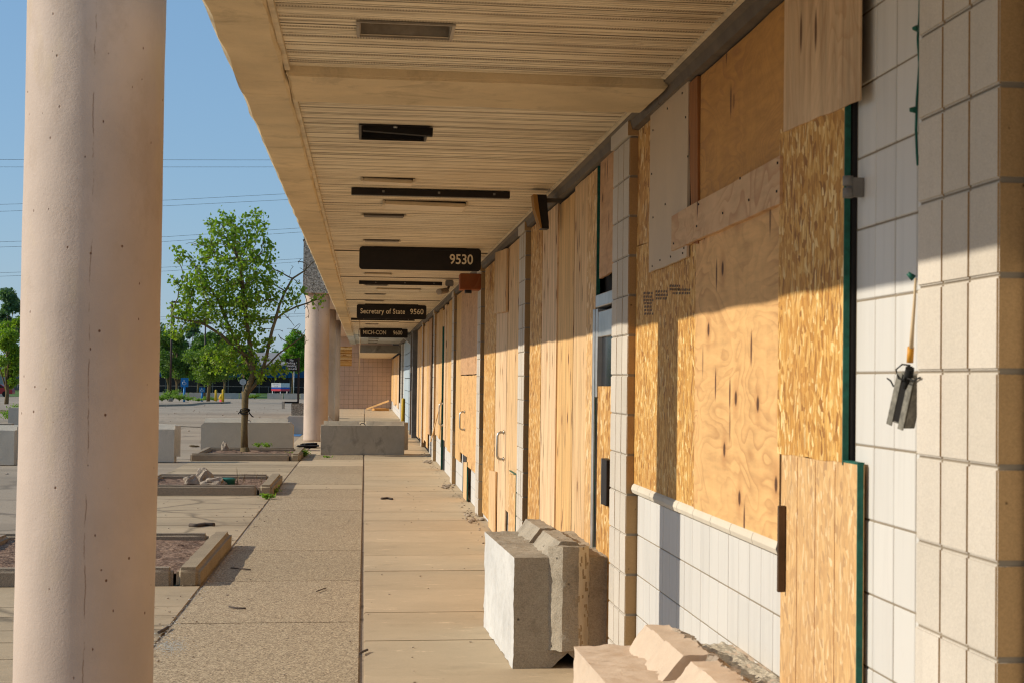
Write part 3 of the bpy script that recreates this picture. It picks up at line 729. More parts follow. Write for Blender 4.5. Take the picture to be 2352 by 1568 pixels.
# ================================================================== BOARDS
bi = [0]
def board(name, mat, xl, xr, tl, tr, bl, br, label, X=None, th=.015, edge=False, group=None, top=None, zb=None, grooves=0, cat=None, zt=None, lean=0):
    """sheet nailed flat to the wall; left edge is the far one"""
    bi[0] += 1
    if X is None: X = XB-(bi[0] % 4)*.0035
    def yz(x, y): q = U(x, y, 0, X); return q.y, q.z
    yl = (yz(xl, tl)[0]+yz(xl, bl)[0])/2; yr = (yz(xr, tr)[0]+yz(xr, br)[0])/2
    zlt, zlb, zrt, zrb = yz(xl, tl)[1], yz(xl, bl)[1], yz(xr, tr)[1], yz(xr, br)[1]
    if zb is not None: zlb = zrb = zb
    if zt is not None: zlt = zrt = zt
    mb = MB(); rnd = random.Random(bi[0])
    n = 8; N2 = 6
    pts = []
    for i in range(n+1):
        f = i/n; pts.append((X-lean*1, yl+(yr-yl)*f, zlt+(zrt-zlt)*f+(rnd.uniform(-.003, .003) if 0 < i < n else 0)))
    for i in range(n+1):
        f = i/n; pts.append((X, yr+(yl-yr)*f, zrb+(zlb-zrb)*f+(rnd.uniform(-.003, .003) if 0 < i < n else 0)))
    mb.prism(pts, (th, 0, 0))
    o = mb.build(name, mat, origin=(X, (yl+yr)/2, min(zlb, zrb)))
    tag(o, label, cat or 'board', group)
    if edge:
        e = MB(); e.box(X-.001-lean, X+.016, yr-.006, yr+.001, min(zrb, zlb)+(.0 if zb is None else 0) , zrt+.002)
        if edge == 2: e.box(X-.001, X+.02, yr, yl, max(zlt, zrt)+.0005, max(zlt, zrt)+.006)
        if abs(zlt-zrt) < .05 and edge != 2: pass
        o['_o'] = list(o.location); e.build('painted_edge', 'green', o, origin=(X, yr, zrb))
    if grooves:
        e = MB()
        for k in range(grooves):
            yy = yr+(yl-yr)*(k+1)/(grooves+1)+.01; e.box(X-.0008, X+.002, yy-.0022, yy+.0022, zrb+.003, zrt-.01)
        o['_o'] = list(o.location); e.build('groove', 'stud', o, origin=(X, yr, zrb))
    return o
# first bay (between the two nearest pilasters)
tdoor = thing('shop_door', (1.38, 5.8, 0), 'dark bronze framed shop door boarded over beside the white block wall', 'door')
mb = MB(); mb.box(1.372, 1.411, 5.345, 5.44, 0, 2.87); mb.box(1.38, 1.411, 6.13, 6.215, 0, 2.87); mb.box(1.382, 1.411, 5.44, 6.13, 2.3, 2.36); mb.bevel(.004, 1); mb.build('frame', 'bronze', tdoor)
ha, hb = U(1948, 405, 0, 1.34), U(1948, 455, 0, 1.34); hz = (ha.z+hb.z)/2
mb = MB(); mb.tube([(1.34, ha.y, hb.z), (1.34, ha.y, hz-.003)], .015, 12); mb.tube([(1.34, ha.y, hz+.003), (1.34, ha.y, ha.z)], .015, 12); mb.box(1.34, 1.384, ha.y-.008, ha.y+.02, hb.z+.004, ha.z-.004); mb.build('hinge', 'grey', tdoor)
pa, pb_ = U(1790, 1160, 0, 1.33), U(1790, 1360, 0, 1.33)
mb = MB(); mb.box(1.326, 1.353, pa.y, pa.y+.012, pb_.z, pa.z); mb.bevel(.003, 1); mb.build('push_plate', 'pushwood', tdoor)
mb = MB(); mb.box(1.378, 1.384, 5.44, 6.13, .02, 2.3); mb.build('glass', 'glassdark', tdoor)
board('particle_board', 'osb', 1788, 1938, 300, 228, 1040, 1062, 'tall golden chipboard sheet with dark green edge, over the door beside the white block wall', X=1.352, th=.016, edge=True)
board('particle_board', 'osb_pale', 1793, 1968, 1040, 1066, 1568, 1568, 'pale grooved chipboard door panel with green edge, low beside the white block wall', X=1.354, th=.02, edge=2, grooves=3, zb=.01)
board('plywood_sheet', 'ply_top', 1801, 1976, -60, -60, 303, 230, 'pale plywood sheet at the top above the tall green edged chipboard', X=1.347, th=.005, zt=2.872)
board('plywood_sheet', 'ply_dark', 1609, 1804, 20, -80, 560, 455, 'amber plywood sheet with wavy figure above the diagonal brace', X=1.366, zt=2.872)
board('plywood_sheet', 'ply_fig', 1596, 1792, 560, 455, 1170, 1250, 'large sunlit plywood sheet with wavy figure and knots below the diagonal brace', X=1.361)
brace = board('brace_board', 'ply_lum', 1542, 1791, 498, 358, 577, 468, 'slanting board with swirling grain nailed across the two large plywood sheets', X=1.342, th=.02)
whites = board('plywood_sheet', 'ply_white', 1492, 1579, 263, 176, 626, 590, 'whitewashed plywood sheet with nails along its edges, left of the diagonal brace', X=1.350, th=.012, zt=None)
board('particle_board', 'osb_far', 1457, 1496, 288, 252, 566, 555, 'small upper chipboard piece between the second pilaster and the whitewashed sheet', X=1.369, edge=False)
board('particle_board', 'osb', 1459, 1597, 569, 520, 1120, 1171, 'chipboard sheet above the sill, crossed by the column shadow', X=1.366)
t = thing('wall_stud', (1.36, 7.9, 1.9), 'loose brown stud leaning beside the whitewashed plywood sheet', 'stud')
a = U(1582, 176, 0, 1.35); b = U(1592, 560, 0, 1.35)
sa, sb, sc_, sd_ = (U(x, y, 0, 1.352) for x, y in ((1577, 178), (1600, 172), (1601, 560), (1588, 560)))
mb = MB(); mb.prism([(1.355, sa.y, 2.875), (1.355, sb.y, 2.875), (1.355, sc_.y, sc_.z), (1.355, sd_.y, sd_.z)], (.02, 0, 0)); mb.build('stud', 'stud', t)
# nails, stencil on the chipboard
def nail_heads(pts, X, par):
    mb = MB()
    for x, y in pts:
        q = U(x, y, 0, X); mb.box(X-.002, X+.001, q.y-.006, q.y+.006, q.z-.004, q.z+.004)
    par['_o'] = list(par.location); mb.build('nail_heads', 'dark', par, origin=par.location)
nail_heads([(1500, 300), (1533, 250), (1567, 215), (1497, 400), (1500, 500), (1528, 470), (1498, 612), (1516, 598), (1540, 590), (1568, 582), (1571, 570), (1585, 500), (1580, 360), (1575, 270)], 1.349, whites)
nail_heads([(1547, 560), (1600, 520), (1660, 490), (1720, 460), (1784, 440), (1786, 375), (1700, 410), (1605, 470)], 1.341, brace)

# second bay
L2 = 'in the bay between the second and third pilasters'
board('particle_board', 'osb_far', 1216, 1242, 520, 495, 1210, 1225, 'golden chipboard strip right of the third pilaster, under the loudspeaker', zb=.18, zt=2.86)
board('plywood_sheet', 'ply_pale', 1243, 1277, 495, 462, 1240, 1240, 'first pale plywood strip beyond the loudspeaker bracket, second board from the third pilaster', zb=.05, zt=2.865)
board('plywood_sheet', 'ply_warm', 1278, 1316, 455, 415, 1240, 1240, 'middle yellowish plywood strip, third board from the third pilaster', zb=.04, zt=2.85)
board('plywood_sheet', 'ply', 1317, 1346, 418, 390, 1240, 1240, 'plywood strip with long grain, fourth board from the third pilaster', zb=.05, zt=2.875)
board('particle_board', 'osb_farpale', 1346, 1367, 390, 370, 1240, 1245, 'narrow chipboard strip next to the aluminium door frame', zb=.06, zt=2.868)
board('plywood_sheet', 'ply_red', 1378, 1412, 368, 335, 640, 622, 'reddish plywood piece above the aluminium door, beside the second pilaster', X=1.356, edge=False)
ad = thing('aluminium_door', (1.37, 10.8, 0), 'aluminium framed shop door with a small glazed slot beside the second pilaster', 'door')
def Y_at(x, X=1.36, y=800): return U(x, y, 0, X).y
ya, yb = Y_at(1369), 10.385
mb = MB(); mb.box(1.338, 1.40, ya-.07, ya, .02, 2.02); mb.box(1.345, 1.40, ya-.16, ya-.085, 1.5, 2.02); mb.box(1.345, 1.40, yb, ya-.075, 2.025, 2.10); mb.box(1.352, 1.40, yb, ya-.165, 1.85, 2.0)
mb.bevel(.004, 1); mb.build('frame', 'alu', ad)
mb = MB(); mb.box(1.35, 1.354, ya-.074, ya-.071, .02, 2.85); mb.box(1.348, 1.37, ya-.083, ya-.073, 2.02, 2.87); mb.build('green_stop', 'green', ad)
mb = MB(); mb.box(1.375, 1.379, yb, ya-.16, 1.50, 1.85); mb.build('pane', 'glassdark', ad)
mb = MB(); mb.box(1.352, 1.40, yb, yb+.05, 1.50, 1.85); mb.build('side_stile', 'white', ad)
board('particle_board', 'osb_far', 1371, 1412, 886, 886, 1260, 1290, 'tall chipboard door panel below the glazed slot of the aluminium door', X=1.357, zb=.03)
t = thing('mail_slot', (1.34, 10.5, 1.0), 'black mail box flap on the chipboard door beside the second pilaster', 'mail slot')
q = U(1391, 1052, 0, 1.34); q2 = U(1391, 1157, 0, 1.34)
mb = MB(); mb.box(1.318, 1.356, q.y-.2, q.y-.0, q2.z, q.z); mb.bevel(.004, 1); mb.build('flap', 'black', t)
mb = MB(); mb.box(1.316, 1.357, q.y+.001, q.y+.009, q2.z-.002, q.z+.002); mb.build('trim', 'alu', t)

# third bay
board('particle_board', 'osb_far', 1111, 1137, 628, 605, 1180, 1212, 'dark orange chipboard strip beside the fourth pilaster', zt=2.86, X=1.352)
board('plywood_sheet', 'ply_pale', 1138, 1163, 585, 575, 1235, 1240, 'knotty pale plywood strip behind the pull handle of the third bay', zb=.02, zt=2.82)
board('plywood_sheet', 'ply', 1164, 1190, 570, 548, 1220, 1220, 'pinkish plywood strip left of the third pilaster', zb=.35, zt=2.865)
o = board('plywood_sheet', 'ply', 1136, 1163, 582, 572, 720, 716, 'short plywood patch hanging high on the boards of the third bay', X=1.325, th=.02)
board('plywood_sheet', 'ply', 1122, 1137, 1078, 1082, 1212, 1222, 'narrow low plywood strip beside the pull handle of the third bay', X=1.332, zb=.02)
board('particle_board', 'osb_farpale', 1168, 1184, 1086, 1090, 1222, 1228, 'short chipboard piece with green edge standing at the third pilaster', X=1.330, edge=2, zb=.02)
def handle(x0, x1, y0, y1, label, Xo=1.28, r=.0125):
    a = U(x1, y0, 0, Xo+.06); b = U(x1, y1, 0, Xo+.06)
    yy = a.y
    t = thing('boarded_door', (1.37, yy, 0), label, 'door')
    mb = MB(); mb.box(1.368, 1.384, yy-.05, yy+.85, .02, 2.1); mb.build('door_leaf', 'bronze', t)
    mb = MB(); pts = [(1.35, yy, a.z), (Xo+.03, yy, a.z), (Xo+.008, yy, a.z-.012), (Xo, yy, a.z-.035), (Xo, yy, b.z+.035), (Xo+.008, yy, b.z+.012), (Xo+.03, yy, b.z), (1.35, yy, b.z)]
    mb.tube(pts, r, 10); h_ = mb.build('handle', 'steel', t)
    for zz in (a.z, b.z):
        mb = MB(); mb.tube([(1.335, yy, zz), (1.345, yy, zz)], .022, 12); mb.build('rosette', 'steel', h_, origin=(1.37, yy, 0))
handle(1140, 1157, 992, 1054, 'boarded shop door of the third bay with the largest steel pull handle')
# fourth bay
board('plywood_sheet', 'ply_warm', 1047, 1058, 693, 680, 1105, 1120, 'narrow warm plywood strip right of the fifth pilaster', zb=.42, zt=2.84)
board('plywood_sheet', 'ply_red', 1059, 1099, 672, 650, 860, 858, 'upper smooth plywood sheet of the fourth bay, under the wooden box', X=1.345, zt=2.83)
board('plywood_sheet', 'ply_fig', 1057, 1073, 862, 862, 1140, 1150, 'lower left plywood piece of the fourth bay with the pull handle', X=1.356, zb=.56)
board('plywood_sheet', 'ply_fig', 1073, 1098, 862, 860, 1150, 1170, 'lower figured plywood sheet of the fourth bay with football shaped knots', X=1.338, zb=.46)
board('plywood_sheet', 'ply', 1064, 1072, 1060, 1060, 1140, 1150, 'thin upright board with green edge at the foot of the fourth bay', X=1.33, edge=True, zb=.01)
handle(1056, 1067, 945, 986, 'boarded shop door of the fourth bay with a rounded steel pull handle')
# fifth bay : narrow strips
strips = [(1000, 1007, 'ply', 2.84, .52), (1007, 1014, 'ply_warm', 2.86, .5), (1014.3, 1018, 'ply', 2.80, .02), (1019, 1023, 'ply_pale', 2.86, .55), (1023, 1029, 'ply', 2.83, .45), (1029, 1036, 'ply_warm', 2.86, .42)]
lab5 = ['plywood strip touching the sixth pilaster', 'warm plywood strip second from the sixth pilaster', 'long plywood strip reaching the ground behind the smallest pull handle', 'palest plywood strip right of the smallest pull handle', 'plywood strip second left of the fifth pilaster', 'warm plywood strip touching the fifth pilaster on its left']
for (a, b, m, zt_, zb_), lb in zip(strips, lab5): board('plywood_sheet', m, a, b, 720, 700, 1080, 1100, lb, zt=zt_, zb=zb_)
handle(1010, 1017, 926, 976, 'boarded shop door of the fifth bay with the smallest steel pull handle', r=.011)
mb = MB(); a = U(1009, 915, 0, 1.30); b = U(994, 1018, 0, 1.25)
mb.prism([(1.335, a.y-.05, a.z), (1.335, a.y+.12, a.z), (1.20, b.y+.0, .45), (1.20, b.y-.3, .45)], (.015, 0, 0)); o = mb.build('loose_plank', 'ply_warm'); tag(o, 'loose plank leaning out from the fifth bay beside the smallest pull handle', 'plank')
mb = MB(); yy = U(1018, 800, 0, 1.34).y; mb.box(1.325, 1.36, yy-.01, yy+.03, .02, 2.5); o = mb.build('door_stop', 'green'); tag(o, 'thin dark green upright strip in the fifth bay', 'strip')
# sixth bay
for i, (a, b, m, zt_, zb_, lb) in enumerate([(958, 964, 'ply', 2.84, .1, 'leftmost plywood strip of the sixth bay, beside the steel door jamb'), (964, 969, 'ply_warm', 2.86, .14, 'second plywood strip of the sixth bay, yellowish'), (969, 975, 'ply', 2.8, .12, 'third plywood strip of the sixth bay'), (975, 980, 'ply_pale', 2.86, .2, 'fourth plywood strip of the sixth bay, pale'), (980, 984, 'ply_warm', 2.83, .1, 'fifth plywood strip of the sixth bay'), (984, 990, 'ply_red', 2.85, .42, 'reddish plywood strip touching the sixth pilaster')]):
    board('plywood_sheet', m, a, b, 745, 735, 1030, 1045, lb, zt=zt_, zb=zb_)
# entrance beyond
yj0, yj1 = U(955, 870, 0, 1.36).y, U(948, 870, 0, 1.36).y
en = thing('shop_entrance', (1.36, 55, 0), 'pale blue shop entrance with steel jambs behind the yellow bollard', 'entrance')
mb = MB(); mb.box(1.26, 1.40, yj0-.3, yj0+.25, 0, 2.87); mb.box(1.28, 1.40, 55.2, 55.7, 0, 2.87); mb.build('jamb', 'grey', en)
mb = MB(); mb.box(1.34, 1.40, yj0+.3, 55.1, .02, 2.8); mb.build('wood_infill', 'ply_dark', en)
mb = MB(); mb.box(1.24, 1.34, yj0+.8, yj0+1.6, 1.25, 1.75); mb.build('wall_box', 'black', en)
mb = MB(); cmu(mb, 1.36, 1.40, 56, 68, 0, 2.85, cw=1.0, ch=.4, gap=.02); mb.build('panel', 'lightblue', en)
mb = MB(); mb.box(1.33, 1.358, 56.2, 57.6, 0, 2.5); mb.build('glass', 'glassdark', en)
mb = MB()
for i in range(6): mb.prism([(.98+i*.06, 57+i*.03, 2.90), (1.02+i*.06, 57+i*.03, 2.90), (1.34, 57+i*.03, 2.60+i*.05), (1.34, 57+i*.03, 2.56+i*.05)], (0, .3, 0))
mb.box(1.0, 1.38, 57.4, 57.5, 2.86, 2.94); mb.build('folded_gate', 'alu', en)
for i, (a, b, m, lb) in enumerate([(895, 899, 'ply', 'farthest plywood strip next to the pink end wall'), (899, 903.5, 'ply_warm', 'second farthest plywood strip near the pink end wall'), (904, 908, 'ply', 'plywood strip in the farthest bay, third from the pink end wall'), (908, 912, 'ply_warm', 'plywood strip in the farthest bay, fourth from the pink end wall'), (912, 916, 'ply_pale', 'pale plywood strip in the farthest bay beside the block jamb')]):
    board('plywood_sheet', m, a, b, 815, 812, 905, 935, lb, zt=2.55, zb=.35+.1*(i % 2))
mb = MB(); cmu(mb, XP, 1.41, 70.5, 72.5, 0, 2.85, cw=.6); mb.build('pilaster', 'block', wall)
tile_panel(68.2, 70.4, 0, 2.85)

# far end wall, low soffit and beam
ew = thing('end_wall', (0, 100, 0), 'pinkish block wall closing the far end of the walkway', 'wall')
mb = MB(); x = -2.0
while x < 1.4:
    z = .0
    while z < 2.88: mb.box(x+.006, min(x+.24, 1.4)-.006, 100, 100.1, z+.006, z+.234); z += .24
    x += .24
mb.build('block_face', 'tile_pink', ew)
mb = MB(); mb.box(-2.0, 1.41, 100.012, 100.4, 0, 2.88); mb.build('mortar_bed', 'mortar', ew)
mb = MB(); mb.box(-2.0, 1.41, 100.02, 100.4, 2.881, 3.66); mb.build('upper_face', 'pinkwall', ew)
mb = MB(); mb.box(-.21, 1.41, 77.3, 77.6, 2.60, 2.90); mb.build('far_beam', 'blk_brown', can)
mb = MB(); mb.box(-.25, 1.3, 77.7, 99.9, 2.60, 2.66); mb.build('low_soffit', 'trim', can)
a = U(782, 795, 1, 97); b = U(808, 840, 1, 97)
mb = MB(); mb.box(a.x, b.x, 97, 97.02, b.z, a.z); o = mb.build('particle_board', 'osb'); tag(o, 'chipboard square hanging high in front of the pink end wall', 'board')
t = thing('fallen_board', (.9, 95, 0), 'fallen board lying against the foot of the pink end wall', 'board')
mb = MB(); mb.prism([(.1, 96, .02), (1.2, 97, .42), (1.2, 97.3, .50), (.1, 96.3, .09)], (0, .6, 0)); mb.build('plank', 'ply_warm', t)
mb = MB(); mb.box(.4, 1.1, 94.5, 95.2, .01, .12, Matrix.Rotation(R(12), 3, 'Z')); mb.cut(.2); mb.rough(.05, 3); mb.build('splinters', 'ply_dark', t)
# upper facade on the far columns
up = thing('upper_facade', (0, 70, 3.67), 'pebble dashed overhanging facade carried by the far columns', 'facade')
mb = MB(); mb.box(-1.55, -.6, 48.3, 101, 3.68, 6.2); mb.box(-.59, 3.2, 48.4, 101, 3.68, 6.1); mb.bm.normal_update()
for f in mb.bm.faces:
    if f.normal.z < -.9: f.material_index = 1
mb.build('cladding', ['pebble', 'pinkwall'], up)
mb = MB(); mb.box(-1.57, -1.55, 48.28, 101, 4.98, 5.0); mb.box(-1.57, -.6, 48.28, 48.3, 4.98, 5.0); mb.build('joint_line', 'joint', up)

# ================================================================== COLUMNS
def column(x, y, r, h, label, group=None, n=48, rough=True):
    t = thing('column', (x, y, 0), label, 'column', group)
    mb = MB(); prof = []
    k = int(h/.06) if rough else 4
    for i in range(k+1): prof.append((r, h*i/k))
    mb.lathe((x, y, 0), prof, n)
    if rough:
        for v in mb.bm.verts:
            d = Vector((v.co.x-x, v.co.y-y, 0)); 
            v.co += d*(noise.noise(Vector((d.x*4, d.y*4, v.co.z*1.2)))*.012+noise.noise(Vector((d.x*14, d.y*14, v.co.z*5)))*.005)
    mb.build('shaft', 'column', t, label=None)
    return t
column(-1.2, 8.78, .296, 5.4, 'large pinkish round concrete column nearest the camera, pitted and cracked', n=96)
column(-1.2, 48.95, .30, 3.68, 'round pink column behind the concrete barrier, standing at the walkway edge', n=40, rough=True)
for yy in (60.2, 71.4): column(-1.2, yy, .30, 3.68, 'round far column half hidden behind the one at the walkway edge', 'far round columns', 32, False)

# ================================================================== CONCRETE BARRIER BLOCKS
def block_mesh(L=1.83, W=.61, H=.61, fine=.07, amp=.006, tongue=True, chamfer=0.0, endt=True, notch=True):
    """block lying along local y; tongue along its top and down its near (-y) end, V notch underneath"""
    mb = MB(); w = W/2
    prof = [(-w, 0), (-.09, 0), (0, .085), (.09, 0), (w, 0), (w, H), (-w, H)] if notch else [(-w, 0), (w, 0), (w, H), (-w, H)]
    if chamfer:
        c = chamfer
        pts = [(-w, -L/2, 0), (-w, L/2, 0), (-w, L/2, H-c), (-w, L/2-c, H), (-w, -L/2+c, H), (-w, -L/2, H-c)]
        mb.prism(pts, (W, 0, 0))
    else:
        mb.prism([(x, -L/2, z) for x, z in prof], (0, L, 0))
    if tongue:
        a, b, h = .115, .045, .085
        def ridge(y0, y1): mb.prism([(-a, y0, H-.004), (-b, y0, H+h), (b, y0, H+h), (a, y0, H-.004)], (0, y1-y0, 0))
        ridge(-L/2+(.0 if endt else .12), -.07); ridge(.07, L/2-.06)
        if endt: mb.prism([(-a, -L/2+.004, .1), (-b, -L/2-h, .1), (b, -L/2-h, .1), (a, -L/2+.004, .1)], (0, 0, H+h-.12))
    mb.bevel(.012, 2); mb.cut(fine, 7); mb.rough(amp, 6, amp*.7, 28, seed=random.random()*50)
    return mb
def loop(parent, x, y, z, along='y', mat='grey'):
    mb = MB(); pts = []
    for k in range(9):
        a = math.pi*k/8; o = -.06*math.cos(a)
        pts.append((x+(o if along == 'x' else 0), y+(o if along == 'y' else 0), z-.01+.05*math.sin(a)))
    mb.tube(pts, .009, 6); return mb.build('lifting_loop', mat, parent, origin=Vector(parent['_o']))
def place_block(x, y, rz, mat, label, mb=None, group=None, z=0, lp=True, smear=False, **kw):
    t = thing('concrete_barrier', (0, 0, 0), label, 'barrier', group)
    mb = mb or block_mesh(**kw)
    if smear:
        mb.bm.normal_update()
        for f in mb.bm.faces:
            if f.normal.x < -.7: f.material_index = 1
    mb.build('body', [mat]+(['whitesmear'] if smear else []), t, origin=(0, 0, 0))
    if lp: loop(t, 0, 0, .61, 'y', 'stud' if smear else 'grey')
    t.location = (x, y, z); t.rotation_euler = (0, 0, rz); t['_o'] = (x, y, z)
    return t
place_block(1.115, 11.60, R(1.6), 'blk_brown', 'grey concrete barrier with whitewashed side standing on the walkway against the boarded wall', fine=.028, smear=True, amp=.009)
place_block(1.10, 6.22, R(.8), 'blk_peach', 'peach painted concrete barrier with a broken raw edge, closest to the camera', fine=.028, amp=.010, endt=False)
# broken raw concrete on the closest one is a part of it
t = bpy.data.objects['concrete_barrier.001']
mb = MB(); g = []
for i in range(18):
    row = []
    for j in range(40):
        u = i/17; yy = -.8+j*1.7/39
        row.append(mb.bm.verts.new((.122+u*.17-.01*math.sin(j*.9)*(1-u), yy, .616+.012*noise.noise(Vector((u*7, yy*9, 2)))+(.0 if u < .9 else -.02*(u-.9)*10))))
    g.append(row)
for i in range(17):
    for j in range(39): mb.bm.faces.new((g[i][j], g[i+1][j], g[i+1][j+1], g[i][j+1]))
mb.build('raw_top', 'blk_raw', t, origin=(0, 0, 0)).location = (0, 0, 0)
# chipped ridge pieces
mb = MB()
for k in range(26):
    yy = -.75+k*.058+random.uniform(-.02, .02); s = random.uniform(.018, .04)
    mb.box(.035, .035+s, yy, yy+s*1.6, .672-s*.4, .690+s*.12, Matrix.Rotation(random.uniform(-.5, .5), 3, 'Z') @ Matrix.Rotation(random.uniform(.1, .9), 3, 'Y'))
mb.cut(.02, 3); mb.rough(.006, 20)
mb.build('chipped_ridge', 'rock', t, origin=(0, 0, 0)).location = (0, 0, 0)
# across the walkway, and the row along the lot
place_block(-.03, 40.75, R(91.5), 'blk_stain', 'mottled grey concrete barrier lying straight across the walkway', fine=.06, endt=True, amp=.006, notch=False, L=1.72)
place_block(-2.50, 42.8, R(90.5), 'blk_grey', 'long grey concrete barrier directly behind the leafy tree', fine=.07, amp=.004, notch=False, endt=False, chamfer=.07, L=1.95)
place_block(-4.40, 36.9, R(91), 'blk_grey', 'grey concrete barrier partly hidden behind the nearest column, right of it', fine=.08, amp=.004, notch=False, L=1.85)
place_block(-7.0, 35.7, R(86), 'blk_grey', 'grey concrete barrier left of the nearest column, at the photo edge', fine=.08, amp=.004, notch=False, L=1.85)
place_block(-9.9, 61.9, R(90), 'blk_grey', 'light concrete barrier farther left with weeds growing behind it', fine=.12, amp=.004, notch=False, tongue=False, L=1.85, z=gz(62), lp=False)
t = place_block(-1.55, 55.6, R(90), 'blk_grey', 'grey concrete barrier with a sloped end half behind the walkway edge column', fine=.12, amp=.003, notch=False, tongue=False, chamfer=.2, L=1.5, H=.5, lp=False)
# far row
row = []
proto = None
x = -47.0; k = 0
rb = random.Random(5)
while x < -2:
    px = 838+x*4400/235
    if not (56 < px < 378):
        if -12.6 < x < -11.4: x += 1.3; continue
        if proto is None:
            proto = place_block(x, 235, R(90), 'blk_grey', 'grey concrete barrier in the far row along the grass verge', fine=.3, amp=.01, notch=False, tongue=False, L=1.85, H=.66, z=gz(235), lp=False, group='far row of barriers along the verge')
        else: copy_tree(proto, (x, 235+rb.uniform(-.4, .4), gz(235)), R(90+rb.uniform(-3, 3)))
    x += 1.95+rb.choice((0, 0, 0, .15, .5))

# ================================================================== TREES
def skeleton(start, attract, step=.09, infl=.6, kill=.14, maxn=6000, trunk=None):
    """space colonisation: returns points, parents"""
    P = [Vector(start)] if trunk is None else [Vector(p) for p in trunk[0]]
    par = [-1] if trunk is None else list(trunk[1])
    A = np.array(attract); N = np.array([list(p) for p in P])
    near = np.full(len(A), 1e9); idx = np.zeros(len(A), int)
    def upd(s0):
        nonlocal near, idx
        for k in range(s0, len(P)):
            d = ((A-np.array(P[k]))**2).sum(1); m = d < near; near[m] = d[m]; idx[m] = k
    upd(0)
    for it in range(160):
        if len(P) > maxn or len(A) == 0: break
        m = near < infl**2 if it > 3 else near < (infl*3)**2
        if not m.any(): break
        acc = {}
        for a, i in zip(A[m], idx[m]): acc.setdefault(int(i), []).append(a)
        s0 = len(P)
        for i, lst in acc.items():
            base = np.array(P[i]); d = np.array(lst)-base; d /= np.linalg.norm(d, axis=1)[:, None]+1e-9
            v = d.mean(0)+np.random.normal(0, .12, 3)+np.array([0, 0, .05]); nv = np.linalg.norm(v)
            if nv < 1e-3: continue
            q = Vector(base+v/nv*step)
            P.append(q); par.append(i)
        if len(P) == s0: break
        upd(s0)
        keep = near > kill**2; A = A[keep]; near = near[keep]; idx = idx[keep]
    return P, par
def limbs(mb, P, par, tip=.0045, power=2.2, rmax=.09, n=6):
    ch = [[] for _ in P]
    for i, p in enumerate(par):
        if p >= 0: ch[p].append(i)
    rad = [0]*len(P)
    for i in range(len(P)-1, -1, -1):
        rad[i] = tip if not ch[i] else min(rmax, sum(rad[c]**power for c in ch[i])**(1/power))
    starts = [0]+[i for i in range(len(P)) if par[i] >= 0 and len(ch[par[i]]) > 1 and i != max(ch[par[i]], key=lambda c: rad[c])]
    for s in starts:
        chain = ([par[s]] if par[s] >= 0 else [])+[s]; rr_ = [rad[s]]*len(chain)
        c = s
        while ch[c]:
            c = max(ch[c], key=lambda q: rad[q]); chain.append(c); rr_.append(rad[c])
        if len(chain) > 1: mb.tube([P[i] for i in chain], rr_, n if rad[s] > .012 else 4, cap=False)
    return rad, ch
def leaves(mb, pts, size, spread, per, droop=.3, dirs=None):
    V = []; F = []
    rnd = np.random
    for p in pts:
        for k in range(per):
            c = np.array(p)+rnd.normal(0, spread, 3)
            a = rnd.normal(0, 1, 3); a[2] -= droop; a /= np.linalg.norm(a)
            b = np.cross(a, rnd.normal(0, 1, 3)); b /= np.linalg.norm(b)+1e-9
            nrm = np.cross(a, b); s = size*rnd.uniform(.65, 1.25); wd = s*.42
            i = len(V)
            V += [c-a*s*.5, c-a*s*.12+b*wd+nrm*s*.12, c+a*s*.3+b*wd*.7+nrm*s*.1, c+a*s*.62, c+a*s*.3-b*wd*.7+nrm*s*.1, c-a*s*.12-b*wd+nrm*s*.12]
            F += [(i, i+1, i+2, i+3), (i, i+3, i+4, i+5)]
    return V, F
def mesh_from(name, V, F, mat, parent, origin):
    me = bpy.data.meshes.new(name); o_ = np.array(origin)
    me.from_pydata([tuple(v-o_) for v in V], [], F); me.materials.append(MT[mat])
    o = bpy.data.objects.new(name, me); C.objects.link(o); o.parent = parent; return o

# main tree: crown lobes given in the tree's own plane (x, z) with depth
TY = 40.1
def lobe(px, py, rx, ry):
    c = U(px, py, 1, TY); s = TY/4400*1.03; return (c.x, c.z, rx*s, ry*s)
main_l = [lobe(*a) for a in [(545, 610, 92, 110), (515, 545, 62, 58), (585, 515, 32, 36), (598, 635, 42, 70), (480, 690, 68, 60), (430, 722, 42, 42), (402, 740, 22, 50), (550, 720, 80, 60), (465, 640, 58, 48), (408, 588, 16, 26), (400, 655, 12, 24), (440, 600, 12, 18), (560, 790, 62, 42), (515, 825, 55, 38), (600, 850, 48, 26), (648, 845, 22, 18), (430, 640, 30, 30)]]
leafy_tips = [lobe(*a) for a in [(672, 672, 20, 17), (732, 686, 20, 10), (745, 678, 8, 14), (700, 668, 8, 8), (652, 690, 30, 22)]]
bare = [lobe(*a) for a in [(690, 640, 40, 60), (700, 700, 45, 35), (665, 765, 50, 55), (720, 690, 30, 15), (725, 600, 10, 45), (455, 570, 40, 20), (420, 700, 30, 40)]]
def scatter(ls, n, dep=.85):
    out = []; wts = np.array([l[2]*l[3] for l in ls]); wts = wts/wts.sum()
    for l, k in zip(ls, np.random.multinomial(n, wts)):
        for _ in range(k):
            d = np.random.normal(0, 1, 3); d /= np.linalg.norm(d); r = np.random.rand()**.42
            out.append((l[0]+d[0]*r*l[2], TY+d[1]*r*max(l[2], .25)*dep, l[1]+d[2]*r*l[3]))
    return out
base = G(577, 1034); bx = base.x
tt = thing('leafy_tree', (bx, TY, .05), 'young pear tree with bright green crown and some bare twigs, growing from the kerbed bed', 'tree')
f0 = [(bx+.01, TY, .04), (bx+.0, TY, .25), (bx-.015, TY, .5), (bx-.0, TY, .8), (bx-.01, TY+.01, 1.05), (bx-.0, TY, 1.2)]
tp = list(f0); pr = [-1, 0, 1, 2, 3, 4]
